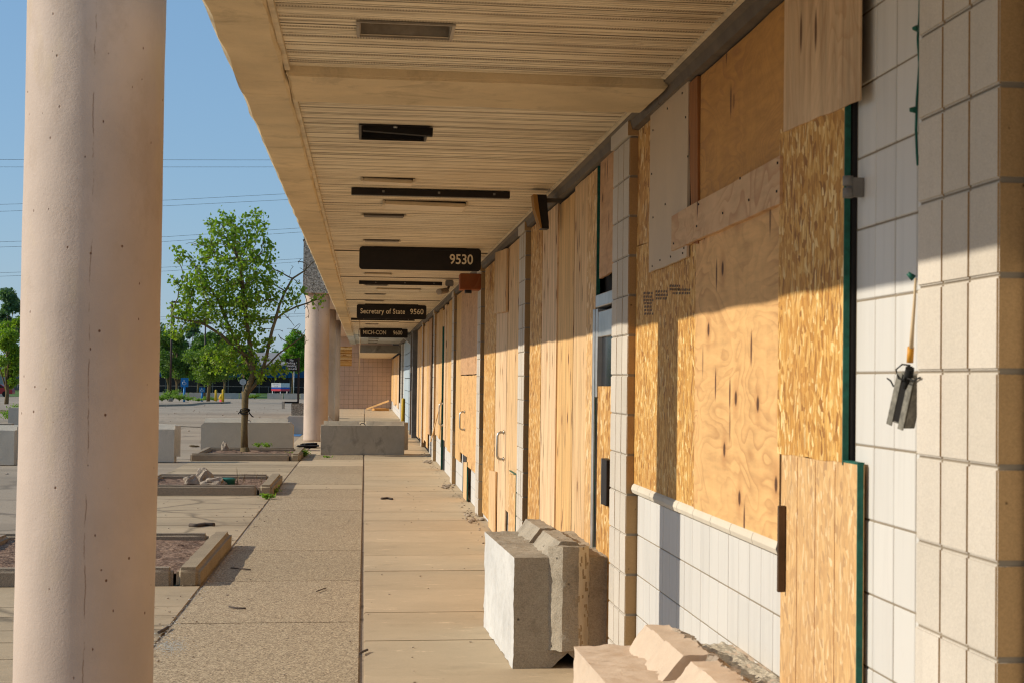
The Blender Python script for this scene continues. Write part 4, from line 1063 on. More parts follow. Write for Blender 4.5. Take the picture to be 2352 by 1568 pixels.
def addchain(pts, start):
    last = start
    for p in pts: tp.append(p); pr.append(last); last = len(tp)-1
    return last
def c2(px, py, dy=0): q = U(px, py, 1, TY); return (q.x, TY+dy, q.z)
addchain([c2(581, 860), c2(578, 820), c2(572, 780, .03), c2(566, 740, .05), c2(560, 700, .05), c2(556, 650, .05), c2(550, 600, 0)], 5)
addchain([c2(592, 875, -.03), c2(603, 850, -.05), c2(612, 820, -.06), c2(618, 790, -.05), c2(625, 760, -.05), c2(633, 735, -.05)], 5)
r2_ = len(tp)-1
addchain([c2(650, 720), c2(680, 705), c2(705, 697), c2(728, 688)], r2_)
addchain([c2(642, 700), c2(655, 670), c2(672, 640), c2(700, 622), c2(722, 600)], r2_)
addchain([c2(640, 812, -.05), c2(664, 795, -.1), c2(700, 770, -.1)], 8+6)
addchain([c2(568, 830, .05), c2(545, 790, .1), c2(520, 740, .15), c2(500, 690, .15)], 6)
addchain([c2(545, 805, -.08), c2(510, 770, -.1), c2(470, 745, -.12), c2(430, 735, -.1), c2(395, 728, -.05)], 7)
att = scatter(main_l, 1900)+scatter(bare, 300, .6)+scatter(leafy_tips, 60, .6)
P, par = skeleton(None, att, step=.08, infl=.55, kill=.11, maxn=5200, trunk=(tp, pr))
mb = MB(); rad, ch = limbs(mb, P, par, tip=.0055, power=2.5, rmax=.068, n=8)
mb.tube([(bx+.02, TY, .0), (bx+.012, TY, .06), (bx, TY, .16)], [.13, .10, .08], 10)
mb.tube([(bx-.0, TY, .1), (bx-.01, TY, .6), (bx, TY, 1.1), (bx-.005, TY, 1.3)], [.078, .066, .066, .074], 12)
mb.build('trunk', 'bark', tt)
mb = MB()
for k in range(4):
    mb.tube([(bx+.095*math.cos(a), TY+.095*math.sin(a), .86+k*.02+.03*math.sin(a+k)) for a in [i*.45 for i in range(15)]], .009, 6)
mb.tube([(bx+.09, TY-.04, .86), (bx+.14, TY-.08, .80), (bx+.17, TY-.05, .78)], .012, 6); mb.tube([(bx-.09, TY-.05, .90), (bx-.13, TY-.08, .84)], .012, 6)
mb.build('tree_tie', 'rubber', tt)
def inl(p, ls, k=1.0): return any(((p[0]-l[0])/(l[2]*k))**2+((p[2]-l[1])/(l[3]*k))**2 < 1 for l in ls)
tips = [P[i] for i in range(len(P)) if rad[i] < .008 and (inl(P[i], main_l) or inl(P[i], leafy_tips, 1.15))]
V, F = leaves(None, tips, .064, .05, 8, .5)
mesh_from('crown', V, F, 'leaf', tt, (bx, TY, .05))

def bg_tree(x, Y, zb, h, r, mat, label, seed, nleaf=9000, ls=.22, trunk_h=.28, group=None, sq=1.0, lumps=26, tr=.16):
    rnd = np.random.RandomState(seed); t = thing('tree', (x, Y, zb), label, 'tree', group)
    ch_ = h*(1-trunk_h); cz = zb+h*trunk_h+ch_/2
    V = []; F = []; L = []
    for k in range(lumps):
        d = rnd.normal(0, 1, 3); d /= np.linalg.norm(d); rr_ = rnd.uniform(.3, .95)
        L.append((np.array([x, Y, cz])+d*np.array([r, r, ch_/2*sq])*rr_, r*rnd.uniform(.18, .42)))
    mb = MB()
    mb.tube([(x, Y, zb-.1), (x+.05, Y, zb+h*trunk_h), (x, Y, cz), (x, Y, zb+h*.85)], [tr, tr*.8, tr*.5, tr*.12], 8)
    for c, rr_ in L[:14]:
        m = np.array([x, Y, zb+h*trunk_h*(1.0+rnd.rand()*.6)]); mid = (m+c)/2+np.array([0, 0, .15*h*.2])
        mb.tube([tuple(m), tuple(mid), tuple(c)], [tr*.4, tr*.25, tr*.06], 5, cap=False)
    mb.build('trunk', 'bark', t)
    per = nleaf//lumps
    for c, rr_ in L:
        d = rnd.normal(0, 1, (per, 3)); d /= np.linalg.norm(d, axis=1)[:, None]
        q = c+d*rr_*(rnd.rand(per, 1)**.45)*np.array([1, 1, .85])+rnd.normal(0, r*.03, (per, 3))
        for p in q:
            a = rnd.normal(0, 1, 3); a /= np.linalg.norm(a); b = np.cross(a, rnd.normal(0, 1, 3)); b /= np.linalg.norm(b)+1e-9
            s = ls*rnd.uniform(.6, 1.3); i = len(V)
            V += [p-a*s*.5, p+b*s*.35, p+a*s*.5, p-b*s*.35]; F.append((i, i+1, i+2, i+3))
    mesh_from('crown', V, F, mat, t, (x, Y, zb))
    return t
def bgt(pxc, pyb, pyt, wpx, Y, zb, mat, label, seed, **kw):
    """tree standing at depth Y from its picture extent"""
    c = U(pxc, pyb, 1, Y); top = U(pxc, pyt, 1, Y); s = (U(pxc+wpx/2, pyb, 1, Y)-U(pxc-wpx/2, pyb, 1, Y)).length/2
    return bg_tree(c.x, Y, zb, top.z-zb, s, mat, label, seed, **kw)
bgt(478, 920, 786, 125, 168, gz(168)+.1, 'leaf_mid', 'mid sized round tree on the traffic island behind the main tree trunk', 3, nleaf=11000, ls=.17, trunk_h=.27)
bgt(15, 900, 712, 105, 140, gz(140), 'leaf', 'glossy green tree left of the nearest column at the photo edge', 4, nleaf=14000, ls=.17, trunk_h=.12)
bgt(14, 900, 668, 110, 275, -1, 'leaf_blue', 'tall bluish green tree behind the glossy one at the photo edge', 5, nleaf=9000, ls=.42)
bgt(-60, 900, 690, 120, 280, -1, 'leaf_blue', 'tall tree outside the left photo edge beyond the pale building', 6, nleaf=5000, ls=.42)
bgt(672, 900, 762, 82, 252, -.7, 'leaf_bright', 'bright green tree right beside the walkway edge column, before the blue building', 7, nleaf=11000, ls=.27, trunk_h=.33)
bgt(702, 900, 770, 60, 256, -.7, 'leaf_bright', 'bright green tree peeping out behind the walkway edge column', 17, nleaf=6000, ls=.27, trunk_h=.33)
bgt(405, 900, 752, 95, 232, gz(232), 'leaf_dark', 'dark green tree beside the brown lamp post near the nearest column', 8, nleaf=10000, ls=.27, trunk_h=.15)
bgt(455, 900, 755, 95, 262, -.7, 'leaf_dark', 'dark green tree overlapping the left end of the blue building', 9, nleaf=9000, ls=.3, trunk_h=.2)
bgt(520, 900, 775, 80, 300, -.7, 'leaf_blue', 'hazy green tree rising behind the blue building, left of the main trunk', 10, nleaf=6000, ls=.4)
bgt(515, 900, 760, 80, 240, gz(240), 'leaf_dark', 'dark green tree behind the round island tree', 21, nleaf=9000, ls=.27, trunk_h=.2)
bgt(560, 900, 790, 60, 250, -.7, 'leaf_dark', 'dark green tree left of the main trunk against the blue building', 22, nleaf=6000, ls=.27, trunk_h=.25)
bgt(386, 900, 748, 80, 245, gz(240), 'leaf_dark', 'dark green tree right behind the nearest column edge', 31, nleaf=8000, ls=.27, trunk_h=.15)
bgt(482, 900, 757, 80, 266, -.7, 'leaf_dark', 'dark green tree above the wheelchair signs', 32, nleaf=8000, ls=.28, trunk_h=.2)
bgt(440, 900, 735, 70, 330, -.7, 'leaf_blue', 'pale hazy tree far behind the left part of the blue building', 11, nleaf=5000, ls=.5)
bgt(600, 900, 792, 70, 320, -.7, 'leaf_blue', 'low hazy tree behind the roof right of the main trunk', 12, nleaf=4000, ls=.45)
bgt(370, 900, 750, 90, 300, -.7, 'leaf_dark', 'dark tree mostly hidden behind the nearest column', 13, nleaf=5000, ls=.4)

# ================================================================== FAR BUILDINGS
bb = thing('blue_building', (-18, 272, -.7), 'low store with blue metal band, dark glazing and grey roof across the road', 'building')
def bxs(x0, x1, y0, y1, z0, z1, name, mat, par, **kw):
    mb = MB(); mb.box(x0, x1, y0, y1, z0, z1); return mb.build(name, mat, par, **kw)
zt_, zm, zb_ = U(600, 808, 1, 278).z, U(600, 838, 1, 272).z, U(600, 866, 1, 272).z
mb = MB(); x = -46.0
while x < 14: mb.box(x, x+.40, 271.6, 272, zb_, zm); mb.box(x+.40, x+.46, 271.7, 272, zb_, zm); x += .46
mb.build('metal_band', 'bluemetal', bb)
mb = MB(); mb.prism([(-46, 271.8, zm+.01), (-46, 272, zm+.2), (-46, 284, zt_), (-46, 296, zm+.01)], (60, 0, 0)); mb.build('roof', 'roofgrey', bb)
bxs(-46, 14, 274, 294, -.7, zm, 'wall', 'dark', bb)
mb = MB(); x = -46
while x < 14: mb.box(x+.06, x+2.04, 272.6, 272.65, -.6, zb_-.02); x += 2.1
mb.build('window', 'glassdark', bb)
mb = MB(); x = -46
while x < 14: mb.box(x-.05, x+.05, 272.45, 272.62, -.7, zb_-.01); x += 2.1
mb.build('mullion', 'grey', bb)
mb = MB(); mb.tube([(-46, 268, .25), (14, 268, .25)], .025, 6); x = -46
while x < 14: mb.tube([(x, 268, -.7), (x, 268, .25)], .025, 6); x += 3
o = mb.build('guard_rail', 'grey'); tag(o, 'thin metal guard rail in front of the dark glazing of the blue store', 'rail')
pb = thing('pale_building', (-52, 285, -1), 'pale grey building behind the glossy tree at the left photo edge', 'building')
mb = MB(); x = -62.0
while x < -46.5: mb.box(x, x+.9, 284, 290, -1.05, 3.4); x += .92
mb.build('wall', 'palewall', pb); bxs(-62, -46.3, 283.8, 290.2, 3.42, 3.7, 'roof', 'roofgrey', pb)
bxs(-49.5, -48, 283.9, 283.97, -1.0, 1.2, 'door', 'grey', pb)
# red car at the left edge
cz = gz(228); cx0 = U(-14, 880, 1, 228).x
t = thing('parked_car', (cx0, 228, cz), 'red car cut off by the left photo edge in front of the pale building', 'car')
mb = MB(); pr_ = [(-2.1, .35), (-2.15, .75), (-1.6, .95), (-.9, 1.0), (-.35, 1.42), (.9, 1.45), (1.5, 1.05), (2.1, .98), (2.2, .55), (2.15, .35)]
mb.prism([(cx0+a, 227.2, cz+b) for a, b in pr_], (0, 1.7, 0)); mb.bevel(.06, 2); mb.build('body', 'red', t)
mb = MB(); mb.prism([(cx0-.75, 227.18, cz+1.02), (cx0-.32, 227.18, cz+1.36), (cx0+.85, 227.18, cz+1.38), (cx0+1.3, 227.18, cz+1.05)], (0, .015, 0)); mb.build('window', 'glassdark', t)
for a in (-1.4, 1.4):
    mb = MB(); mb.tube([(cx0+a, 227.15, cz+.34), (cx0+a, 227.4, cz+.34)], .34, 16); wh = mb.build('wheel', 'rubber', t)

# ================================================================== STREET FURNITURE
def post(x, y, z0, z1, r=.04, mat='grey', nm='post', par=None, n=8):
    mb = MB(); mb.tube([(x, y, z0), (x, y, z1)], r, n); return mb.build(nm, mat, par)
def lamp_post(x, Y, zb, h, label, group=None):
    t = thing('street_lamp', (x, Y, zb), label, 'lamp post', group)
    post(x, Y, zb, zb+h, .09, 'pole', 'pole', t)
    mb = MB(); mb.lathe((x, Y, zb), [(.22, 0), (.22, .5), (.18, .55)], 12); mb.build('base', 'roofgrey', t)
    mb = MB(); mb.box(x-.05, x+.75, Y-.18, Y+.18, zb+h-.12, zb+h+.05); mb.bevel(.03, 1); mb.build('lamp_head', 'pole', t)
p = G(391, 921); q = U(391, 693, 1, p.y)
lamp_post(p.x, p.y, p.z, q.z-p.z, 'brown lamp post with flat head beside the nearest column')
q = U(472, 742, 1, 245); lamp_post(q.x, 245, gz(245), q.z-gz(245), 'thin far lamp post above the trees between column and main tree')
for (xx, yy, hh) in ((-21, 66, 9), (-22, 79, 9.5), (-19, 74.5, 7)): lamp_post(xx, yy, gz(yy), hh, 'lamp post outside the left photo edge whose shadow crosses the lot', 'lamp posts casting shadows across the lot')
# no parking sign
p = G(683, 962); t = thing('parking_sign', p, 'dark sign reading No Parking / Standing Fire Lane on a brown pole', 'sign')
Yp = p.y
a = U(656, 822, 1, Yp); b = U(683, 852, 1, Yp)
mb = MB(); mb.box(a.x, b.x, Yp, Yp+.04, b.z, a.z); mb.bevel(.006, 1); mb.build('panel', 'signblack', t)
mb = MB(); mb.box(b.x+.01, b.x+.09, Yp-.01, Yp+.07, p.z, a.z+.04); mb.build('pole', 'pole', t)
wd = b.x-a.x; hh = a.z-b.z
for i, s_ in enumerate(('No', 'Parking /', 'Standing', 'Fire Lane')):
    text('lettering', s_, hh*.235, ((a.x+b.x)/2, Yp-.003, a.z-hh*(.22+.215*i)), FACE_CAM, 'white', t, 'CENTER', .95, bold=.002)
# aggregate planter box beside it
p = G(686, 966); Yq = p.y-1
t = thing('planter_box', (p.x, Yq, gz(Yq)), 'square pebbled concrete planter with a dark rim behind the fire lane sign', 'planter')
a = U(669, 925, 1, Yq); mb = MB(); mb.box(a.x, a.x+1.15, Yq, Yq+1.1, gz(Yq)-.05, a.z); mb.bevel(.03, 2); mb.cut(.2); mb.rough(.02, 8); mb.build('body', 'pebble', t)
mb = MB(); mb.box(a.x-.32, a.x+.28, Yq-.03, Yq+.4, a.z+.002, a.z+.06); mb.build('rim_slab', 'dark', t)
mb = MB(); mb.box(a.x-.36, a.x-.26, Yq-.05, Yq+.3, a.z-.22, a.z+.07); mb.build('broken_rim', 'blk_grey', t)
def hc_sign(px, py0, py1, pw, ybase, label, tilt=0, symbol=True, postmat='blue', Y=None):
    p = G(px, ybase); Yh = p.y
    t = thing('accessible_parking_sign', p, label, 'sign')
    a = U(px-pw/2, py0, 1, Yh); b = U(px+pw/2, py1, 1, Yh)
    mb = MB(); mb.box(a.x, b.x, Yh-.03, Yh, b.z, a.z, Matrix.Rotation(R(tilt), 3, 'Y')); mb.bevel(.006, 1); mb.build('panel', 'blue', t)
    post(p.x-.05*pw/18, Yh+.05, p.z, b.z+.1, .10 if postmat == 'blue' else .05, 'blue' if postmat == 'blue' else 'grey', 'post', t)
    if symbol:
        cx_, cz_ = (a.x+b.x)/2, (a.z+b.z)/2; s = (b.x-a.x)*.5; yy = Yh-.04
        mb = MB(); mb.tube([(cx_-.1*s, yy, cz_+.55*s), (cx_-.1*s, yy, cz_+.62*s)], .13*s, 8)
        mb.tube([(cx_-.1*s, yy, cz_+.4*s), (cx_-.08*s, yy, cz_), (cx_+.3*s, yy, cz_), (cx_+.45*s, yy, cz_-.45*s)], .07*s, 6)
        mb.tube([(cx_-.1*s+.42*s*math.cos(R(d)), yy, cz_-.2*s+.42*s*math.sin(R(d))) for d in range(110, 350, 20)], .06*s, 6)
        mb.build('wheelchair_symbol', 'white', t)
    return t
hc_sign(424, 867, 888, 17, 922, 'largest blue wheelchair sign on a blue post right of the lamp post')
hc_sign(464.5, 889, 900, 13, 923, 'small blue wheelchair sign beside the brown trash barrel')
hc_sign(508, 879, 889, 14, 905, 'tilted blue sign hanging behind the two yellow bollards', tilt=20, postmat='g')
p = G(558, 922); t = thing('stop_sign', p, 'pale back of an octagonal traffic sign left of the main trunk', 'sign')
a = U(558, 876, 1, p.y); r_ = (U(566, 876, 1, p.y)-a).length
mb = MB(); mb.prism([(a.x+r_*math.cos(R(22.5+45*k)), p.y, a.z+r_*math.sin(R(22.5+45*k))) for k in range(8)], (0, .03, 0)); mb.build('panel', 'alu', t); post(p.x, p.y+.06, p.z, a.z+r_*.8, .04, 'grey', 'pole', t)
p = G(560, 922); t = thing('bollard', p, 'short dark bollard below the octagonal sign', 'bollard'); q = U(560, 899, 1, p.y-1)
mb = MB(); mb.lathe((p.x, p.y-1, p.z), [(.14, 0), (.14, q.z-p.z-.05), (.10, q.z-p.z), (.02, q.z-p.z+.02)], 12); mb.build('post', 'black', t)
def bollard(px, pyt, pyb, r, label, mat='yellow', Y=None):
    p = G(px, pyb); q = U(px, pyt, 1, p.y); h = q.z-p.z
    t = thing('bollard', p, label, 'bollard')
    mb = MB(); mb.lathe(p, [(r, 0), (r, h-r*.6), (r*.8, h-r*.2), (r*.4, h)], 16); mb.build('post', mat, t)
    mb = MB(); mb.lathe(p, [(r*1.03, 0), (r*1.03, h*.12), (r*1.0, h*.125)], 16); mb.build('base_band', 'dark' if mat != 'yellow' or Y else 'kerb', t)
    return p
bollard(495.5, 894, 924, .10, 'left one of the two far yellow bollards on the traffic island')
bollard(512, 893, 926, .10, 'right one of the two far yellow bollards, beside the hydrant')
q = U(926.5, 913.5, 1, 57); t = thing('bollard', (q.x, 57, gz(57)), 'bright yellow bollard in front of the pale blue shop entrance', 'bollard')
mb = MB(); mb.lathe((q.x, 57, gz(57)), [(.055, 0), (.055, q.z-gz(57)-.04), (.04, q.z-gz(57)-.01), (.015, q.z-gz(57))], 20); mb.build('post', 'yellow', t)
mb = MB(); mb.lathe((q.x, 57, gz(57)), [(.085, 0), (.085, .03), (.057, .035)], 16); mb.build('base_plate', 'grey', t)
p = G(508, 925); t = thing('fire_hydrant', p, 'yellow and red fire hydrant left of the right far bollard', 'fire hydrant')
mb = MB(); mb.lathe(p, [(.2, 0), (.2, .06), (.13, .08), (.13, .5), (.16, .52), (.16, .58), (.10, .70), (.03, .78)], 14); mb.tube([(p.x-.22, p.y, p.z+.42), (p.x+.22, p.y, p.z+.42)], .065, 8); mb.build('body', 'yellow', t)
mb = MB(); mb.lathe(p, [(.21, 0), (.21, .06), (.14, .085), (.14, .28)], 14); mb.build('base', 'signred', t)
p = G(466, 918); q = U(466, 901, 1, p.y); t = thing('trash_barrel', p, 'brown trash barrel between the small wheelchair sign and the island tree', 'trash can')
mb = MB(); mb.lathe(p, [(.27, 0), (.27, q.z-p.z-.05), (.29, q.z-p.z-.04), (.29, q.z-p.z)], 20); mb.build('barrel', 'bark', t)
mb = MB(); mb.lathe((p.x, p.y, q.z+.002), [(.28, 0), (.2, .05), (.05, .07)], 20); mb.build('lid', 'pole', t)
# estate agent board
Ys = 246; a = U(623, 878.5, 1, Ys); b = U(645, 897, 1, Ys); c = U(664, 898, 1, Ys)
t = thing('estate_board', ((a.x+b.x)/2, Ys, -.9), 'V shaped white, blue and red estate board on white posts on the grass verge', 'sign')
hh = a.z-b.z
def panel3(x0, y0, x1, y1, nm):
    d = Vector((x1-x0, y1-y0, 0)); n_ = Vector((d.y, -d.x, 0)).normalized()*-.05
    for k, (f0_, f1_, m) in enumerate(((0, .25, 'signred'), (.25, .47, 'signblue'), (.47, 1, 'white'))):
        mb = MB(); mb.prism([(x0, y0, b.z+hh*f0_), (x1, y1, b.z+hh*f0_), (x1, y1, b.z+hh*f1_-.004), (x0, y0, b.z+hh*f1_-.004)], (0, .06, 0)); mb.build(nm[k], m, t)
panel3(a.x, Ys+.5, b.x, Ys, ('red_band', 'blue_band', 'white_panel')); panel3(b.x+.01, Ys, c.x, Ys+1.2, ('red_band', 'blue_band', 'white_panel'))
cxm = (a.x+b.x)/2
text('lettering', 'FOR SALE', hh*.22, (cxm, Ys-.03, b.z+hh*.75), FACE_CAM, 'signblue', t, 'CENTER', .9); text('lettering', 'LEASE', hh*.22, (cxm, Ys-.03, b.z+hh*.51), FACE_CAM, 'signblue', t, 'CENTER', .9)
for xx, yy in ((a.x+.15, Ys+.6), (b.x-.05, Ys+.15), (c.x-.3, Ys+1.2)): post(xx, yy, -1.0, b.z+.05, .05, 'white', 'post', t)
q = U(675, 872, 1, 243); q2 = U(675, 850, 1, 243); t = thing('white_pole', (q.x, 243, -.9), 'thin white pole standing right of the estate board', 'pole'); post(q.x, 243, -1.0, q2.z, .035, 'white', 'pole', t)

# traffic islands with weeds
def island(pts, name, label, Yz):
    mb = MB(); mb.prism([(x, y, gz(y)-.05) for x, y in pts], (0, 0, .17)); mb.bevel(.05, 2)
    o = mb.build(name, 'kerb'); tag(o, label, 'kerb', kind=None); return o
a = G(330, 932); b = G(432, 930); 
island([(a.x, a.y-2), (b.x-1.0, b.y-8), (b.x+.2, b.y-3), (b.x+.2, b.y+6), (b.x-1, b.y+9), (a.x, a.y+9)], 'traffic_island', 'kerbed island at the foot of the brown lamp post', 0)
a = G(440, 926); b = G(524, 925)
island([(a.x, a.y-2), (a.x+1, a.y-9), (b.x-1.2, b.y-10), (b.x, b.y-4), (b.x, b.y+3), (b.x-1, b.y+6), (a.x, a.y+6)], 'traffic_island', 'kerbed island under the round tree and yellow bollards', 0)
a = G(-10, 945); island([(a.x-3, a.y), (a.x+.9, a.y-1), (a.x+1.6, a.y+6), (a.x-3, a.y+8)], 'traffic_island', 'kerbed island corner at the left photo edge behind the barriers', 0)
p = G(12, 985); mb = MB(); mb.box(p.x-.9, p.x+.22, p.y, p.y+.5, -.02, .14); mb.bevel(.05, 2); mb.cut(.15); mb.rough(.03, 5); o = mb.build('broken_kerb', 'kerb'); tag(o, 'broken kerb stone between the two left barriers', 'kerb')

# weeds and shrubs
def weed(x, y, z, h, n, seed, label, mat='weed', spread=.10, wd=.007, group=None, name='weed', lf=0):
    rnd = random.Random(seed); t = thing(name, (x, y, z), label, 'weed', group)
    V = []; F = []; mb = MB()
    for k in range(n):
        a = rnd.uniform(0, 6.283); l = h*rnd.uniform(.5, 1.1); s = spread*rnd.uniform(.3, 1.2)
        pts = [Vector((x+math.cos(a)*s*f*f*1.0, y+math.sin(a)*s*f*f, z+l*f*(1-.25*f))) for f in (0, .35, .7, 1)]
        side = Vector((-math.sin(a), math.cos(a), 0))*wd
        vs = []
        for i, p_ in enumerate(pts):
            ww = (1, 1.1, .8, .1)[i]; vs.append((mb.bm.verts.new(p_-side*ww), mb.bm.verts.new(p_+side*ww)))
        for (a0, b0), (a1, b1) in zip(vs, vs[1:]): mb.bm.faces.new((a0, b0, b1, a1))
        for q_ in range(lf):
            c = pts[1].lerp(pts[3], rnd.random())+Vector((rnd.gauss(0, .02), rnd.gauss(0, .02), rnd.gauss(0, .01))); s2 = wd*3
            d1 = Vector((rnd.gauss(0, 1), rnd.gauss(0, 1), rnd.gauss(0, 1))).normalized()*s2; d2 = d1.orthogonal().normalized()*s2*.6
            mb.bm.faces.new([mb.bm.verts.new(c+v_) for v_ in (d1, d2, -d1, -d2)])
    mb.build('blades', mat, t); return t
wl = [(700, 1048, .17, 60, 'bright weed tuft at the right end of the tree bed'), (668, 1046, .10, 36, 'weed tuft on the kerb of the tree bed, left of the brightest tuft'), (612, 1028, .14, 40, 'weed tuft at the foot of the main tree'), (560, 1052, .08, 26, 'small weed below the kerb of the tree bed'), (592, 1026, .12, 30, 'weeds right around the main trunk base'), (614, 1145, .09, 34, 'low weed at the corner of the bed with concrete lumps'), (626, 1132, .10, 22, 'upright weed at the end kerb of the bed with concrete lumps'), (752, 1050, .04, 12, 'tiny weed in the paving before the barrier across the walk')]
for i, (px, py, h, n, lb) in enumerate(wl):
    z = .1 if py < 1040 else 0.0
    p = U(px, py, 2, z); weed(p.x, p.y, z, h, n, i, lb, lf=3, spread=.12)
for i, (px, py, h) in enumerate([(545, 1110, .32), (560, 1106, .28), (600, 1108, .22), (590, 1100, .25)]):
    p = U(px, py, 2, .09); weed(p.x, p.y, .08, h, 5, 40+i, 'thin dry stalk in the bed with concrete lumps', 'dry', .10, .003, 'dry stalks in the second bed')
for i, (px, py, h, n) in enumerate([(398, 921, 1.3, 110), (412, 923, .8, 120), (385, 922, 1.0, 110), (432, 923, .5, 60), (372, 924, .7, 90)]):
    p = G(px, py); weed(p.x, p.y, p.z+.1, h, n, 60+i, 'weeds overgrowing the island at the lamp post foot', 'weed', .7, .02, 'weeds at the lamp post foot', 'weed_clump', 5)
for i, (px, py, h, n) in enumerate([(475, 922, .5, 90), (455, 924, .35, 70), (492, 922, .35, 60), (585, 918, .7, 90), (575, 917, .5, 80)]):
    p = G(px, py); weed(p.x, p.y, p.z+.1, h, n, 80+i, 'low weeds on the ground around the far traffic island', 'weed', .6, .02, 'weeds around the far island', 'weed_clump', 5)
for i, (px, py, h) in enumerate([(10, 966, .55), (26, 962, .6), (42, 958, .6), (54, 956, .55), (0, 970, .4), (-8, 972, .4)]):
    p = G(px, py); weed(p.x, p.y+3.0, p.z, h*1.2, 120, 100+i, 'leafy weeds growing behind the farther left barrier', 'weed', .45, .012, 'weeds behind the left barrier', 'weed_clump', 6)
p = G(684, 975); weed(p.x, p.y, p.z, .3, 60, 121, 'weed tuft at the foot of the pebbled planter', lf=4, spread=.25, wd=.01)
# litter, rubble
def rock(x, y, z, s, seed, label, cat='rock', group=None, mat='rock', name='concrete_lump'):
    rnd = random.Random(seed); mb = MB()
    bmesh.ops.create_icosphere(mb.bm, subdivisions=3, radius=1.0)
    for v in mb.bm.verts:
        d = v.co.copy(); k = 1+noise.noise(d*1.3+Vector((seed, 0, 0)))*.55+noise.noise(d*4+Vector((seed, 5, 0)))*.12
        v.co = Vector((d.x*k*s[0], d.y*k*s[1], max(-.35, d.z*k)*s[2]))+Vector((x, y, z+.3*s[2]))
    o = mb.build(name, mat); return tag(o, label, cat, group)
for i, (px, py, sx, sz, lb) in enumerate([(440, 1108, .11, .09, 'left concrete lump in the second bed'), (466, 1105, .12, .15, 'tallest concrete lump in the second bed'), (492, 1109, .16, .07, 'low wide concrete lump left of the green cap'), (516, 1031, .07, .12, 'small pale stone on the left corner of the tree bed')]):
    p = U(px, py, 2, .10); rock(p.x, p.y, .09, (sx, sx*.8, sz), i+3, lb)
p = U(523, 1108, 2, .10); mb = MB(); mb.lathe((p.x, p.y, .06), [(.10, 0), (.10, .075), (.112, .077), (.112, .10), (.09, .112), (.02, .115)], 24); o = mb.build('valve_cap', 'green_cap'); tag(o, 'round dark green cap standing in the second bed', 'cap')
def twig(pts, r, label, group=None):
    mb = MB(); P_ = [U(x, y, 2, 0.012) for x, y in pts]; mb.tube([(p.x, p.y, p.z) for p in P_], r, 6); o = mb.build('twig', 'twig'); return tag(o, label, 'twig', group)
twig([(436, 1205), (452, 1206), (470, 1203), (492, 1204)], .022, 'thick dark twig on the apron between the two near beds')
twig([(530, 1303), (548, 1304), (575, 1307)], .006, 'thin twig beside the shadow of the nearest bed'); twig([(526, 1392), (545, 1395), (564, 1396)], .006, 'short curved twig on the pebbly paving below the nearest bed')
twig([(727, 1357), (740, 1352), (749, 1349)], .004, 'tiny twig on the pebbly paving'); twig([(365, 1451), (375, 1446), (386, 1439)], .010, 'dark twig touching the right side of the nearest column')
twig([(876, 1144), (890, 1143), (901, 1145)], .016, 'dark flat stick on the smooth walkway'); twig([(826, 1500), (834, 1495), (844, 1491)], .007, 'small leaf stalk in the joint at the bottom of the walkway')
rubble = []
rs = random.Random(9)
mb = MB()
def bit(p, s):
    r = bmesh.ops.create_icosphere(mb.bm, subdivisions=1, radius=s)
    for v in r['verts']: v.co = Vector((v.co.x*rs.uniform(.6, 1.5), v.co.y*rs.uniform(.6, 1.6), v.co.z*.55))+p
for k in range(150):
    yy = rs.uniform(15, 42); bit(Vector((1.30-abs(rs.gauss(0, .07)), yy, .008)), rs.uniform(.004, .014))
for k in range(60):
    pc = rs.choice((22.2, 28.6, 36.9)); bit(Vector((1.22+rs.gauss(0, .06), pc+rs.gauss(0, .35), .015)), rs.uniform(.01, .035))
for k in range(170): bit(Vector((rs.uniform(-1.1, 1.2), rs.uniform(8, 42), .004)), rs.uniform(.003, .009))
for k in range(120): bit(Vector((-1.22+rs.gauss(0, .09), rs.uniform(11, 30), .006)), rs.uniform(.003, .012))
for k in range(110): bit(Vector((rs.uniform(-3.1, -1.3), rs.uniform(11, 37), .004)), rs.uniform(.003, .010))
for k in range(200): bit(Vector((rs.uniform(-14, -3.4), rs.uniform(25, 110), -.005)), rs.uniform(.01, .04))
o = mb.build('gravel_bits', 'rock', origin=(0, 0, 0)); tag(o, 'loose grit and chips scattered over walkway and lot', 'gravel', kind='stuff')
mb = MB()
for k in range(420):
    q = U(rs.gauss(392, 20), rs.gauss(1482, 9), 2, .004); bit(q, rs.uniform(.002, .0045))
for k in range(160):
    f = rs.random(); q = U(372+f*170+rs.gauss(0, 7), 1462-f*200+rs.gauss(0, 6), 2, .004); bit(q, rs.uniform(.002, .006))
o = mb.build('broken_glass', 'glassbits', origin=(0, 0, 0)); tag(o, 'crushed pale glass along the joint beside the nearest column', 'glass', kind='stuff')
p = G(707, 1028); mb = MB()
for k in range(5): mb.box(p.x-.25+rs.uniform(0, .2), p.x+.1+rs.uniform(0, .15), p.y+rs.uniform(-.3, .3), p.y+.35+rs.uniform(0, .3), .005+k*.012, .02+k*.02, Matrix.Rotation(rs.uniform(-.3, .3), 3, 'Z') @ Matrix.Rotation(rs.uniform(-.12, .12), 3, 'Y'))
mb.cut(.08); mb.rough(.02, 6); o = mb.build('crumpled_sheet', 'dark'); tag(o, 'crumpled black sheet on the ground between the tree bed and the barrier across the walk', 'debris')
# oil stain dark spot in lot
for i, (px, py, s_) in enumerate([(446, 1029+0, .10), (470, 1092, .05)]):
    p = G(px, py-4); rock(p.x, p.y, 0, (s_, s_, .03), 30+i, 'small dark clod on the asphalt left of the tree bed', 'debris', 'dark clods on the asphalt', 'bark', 'clod')

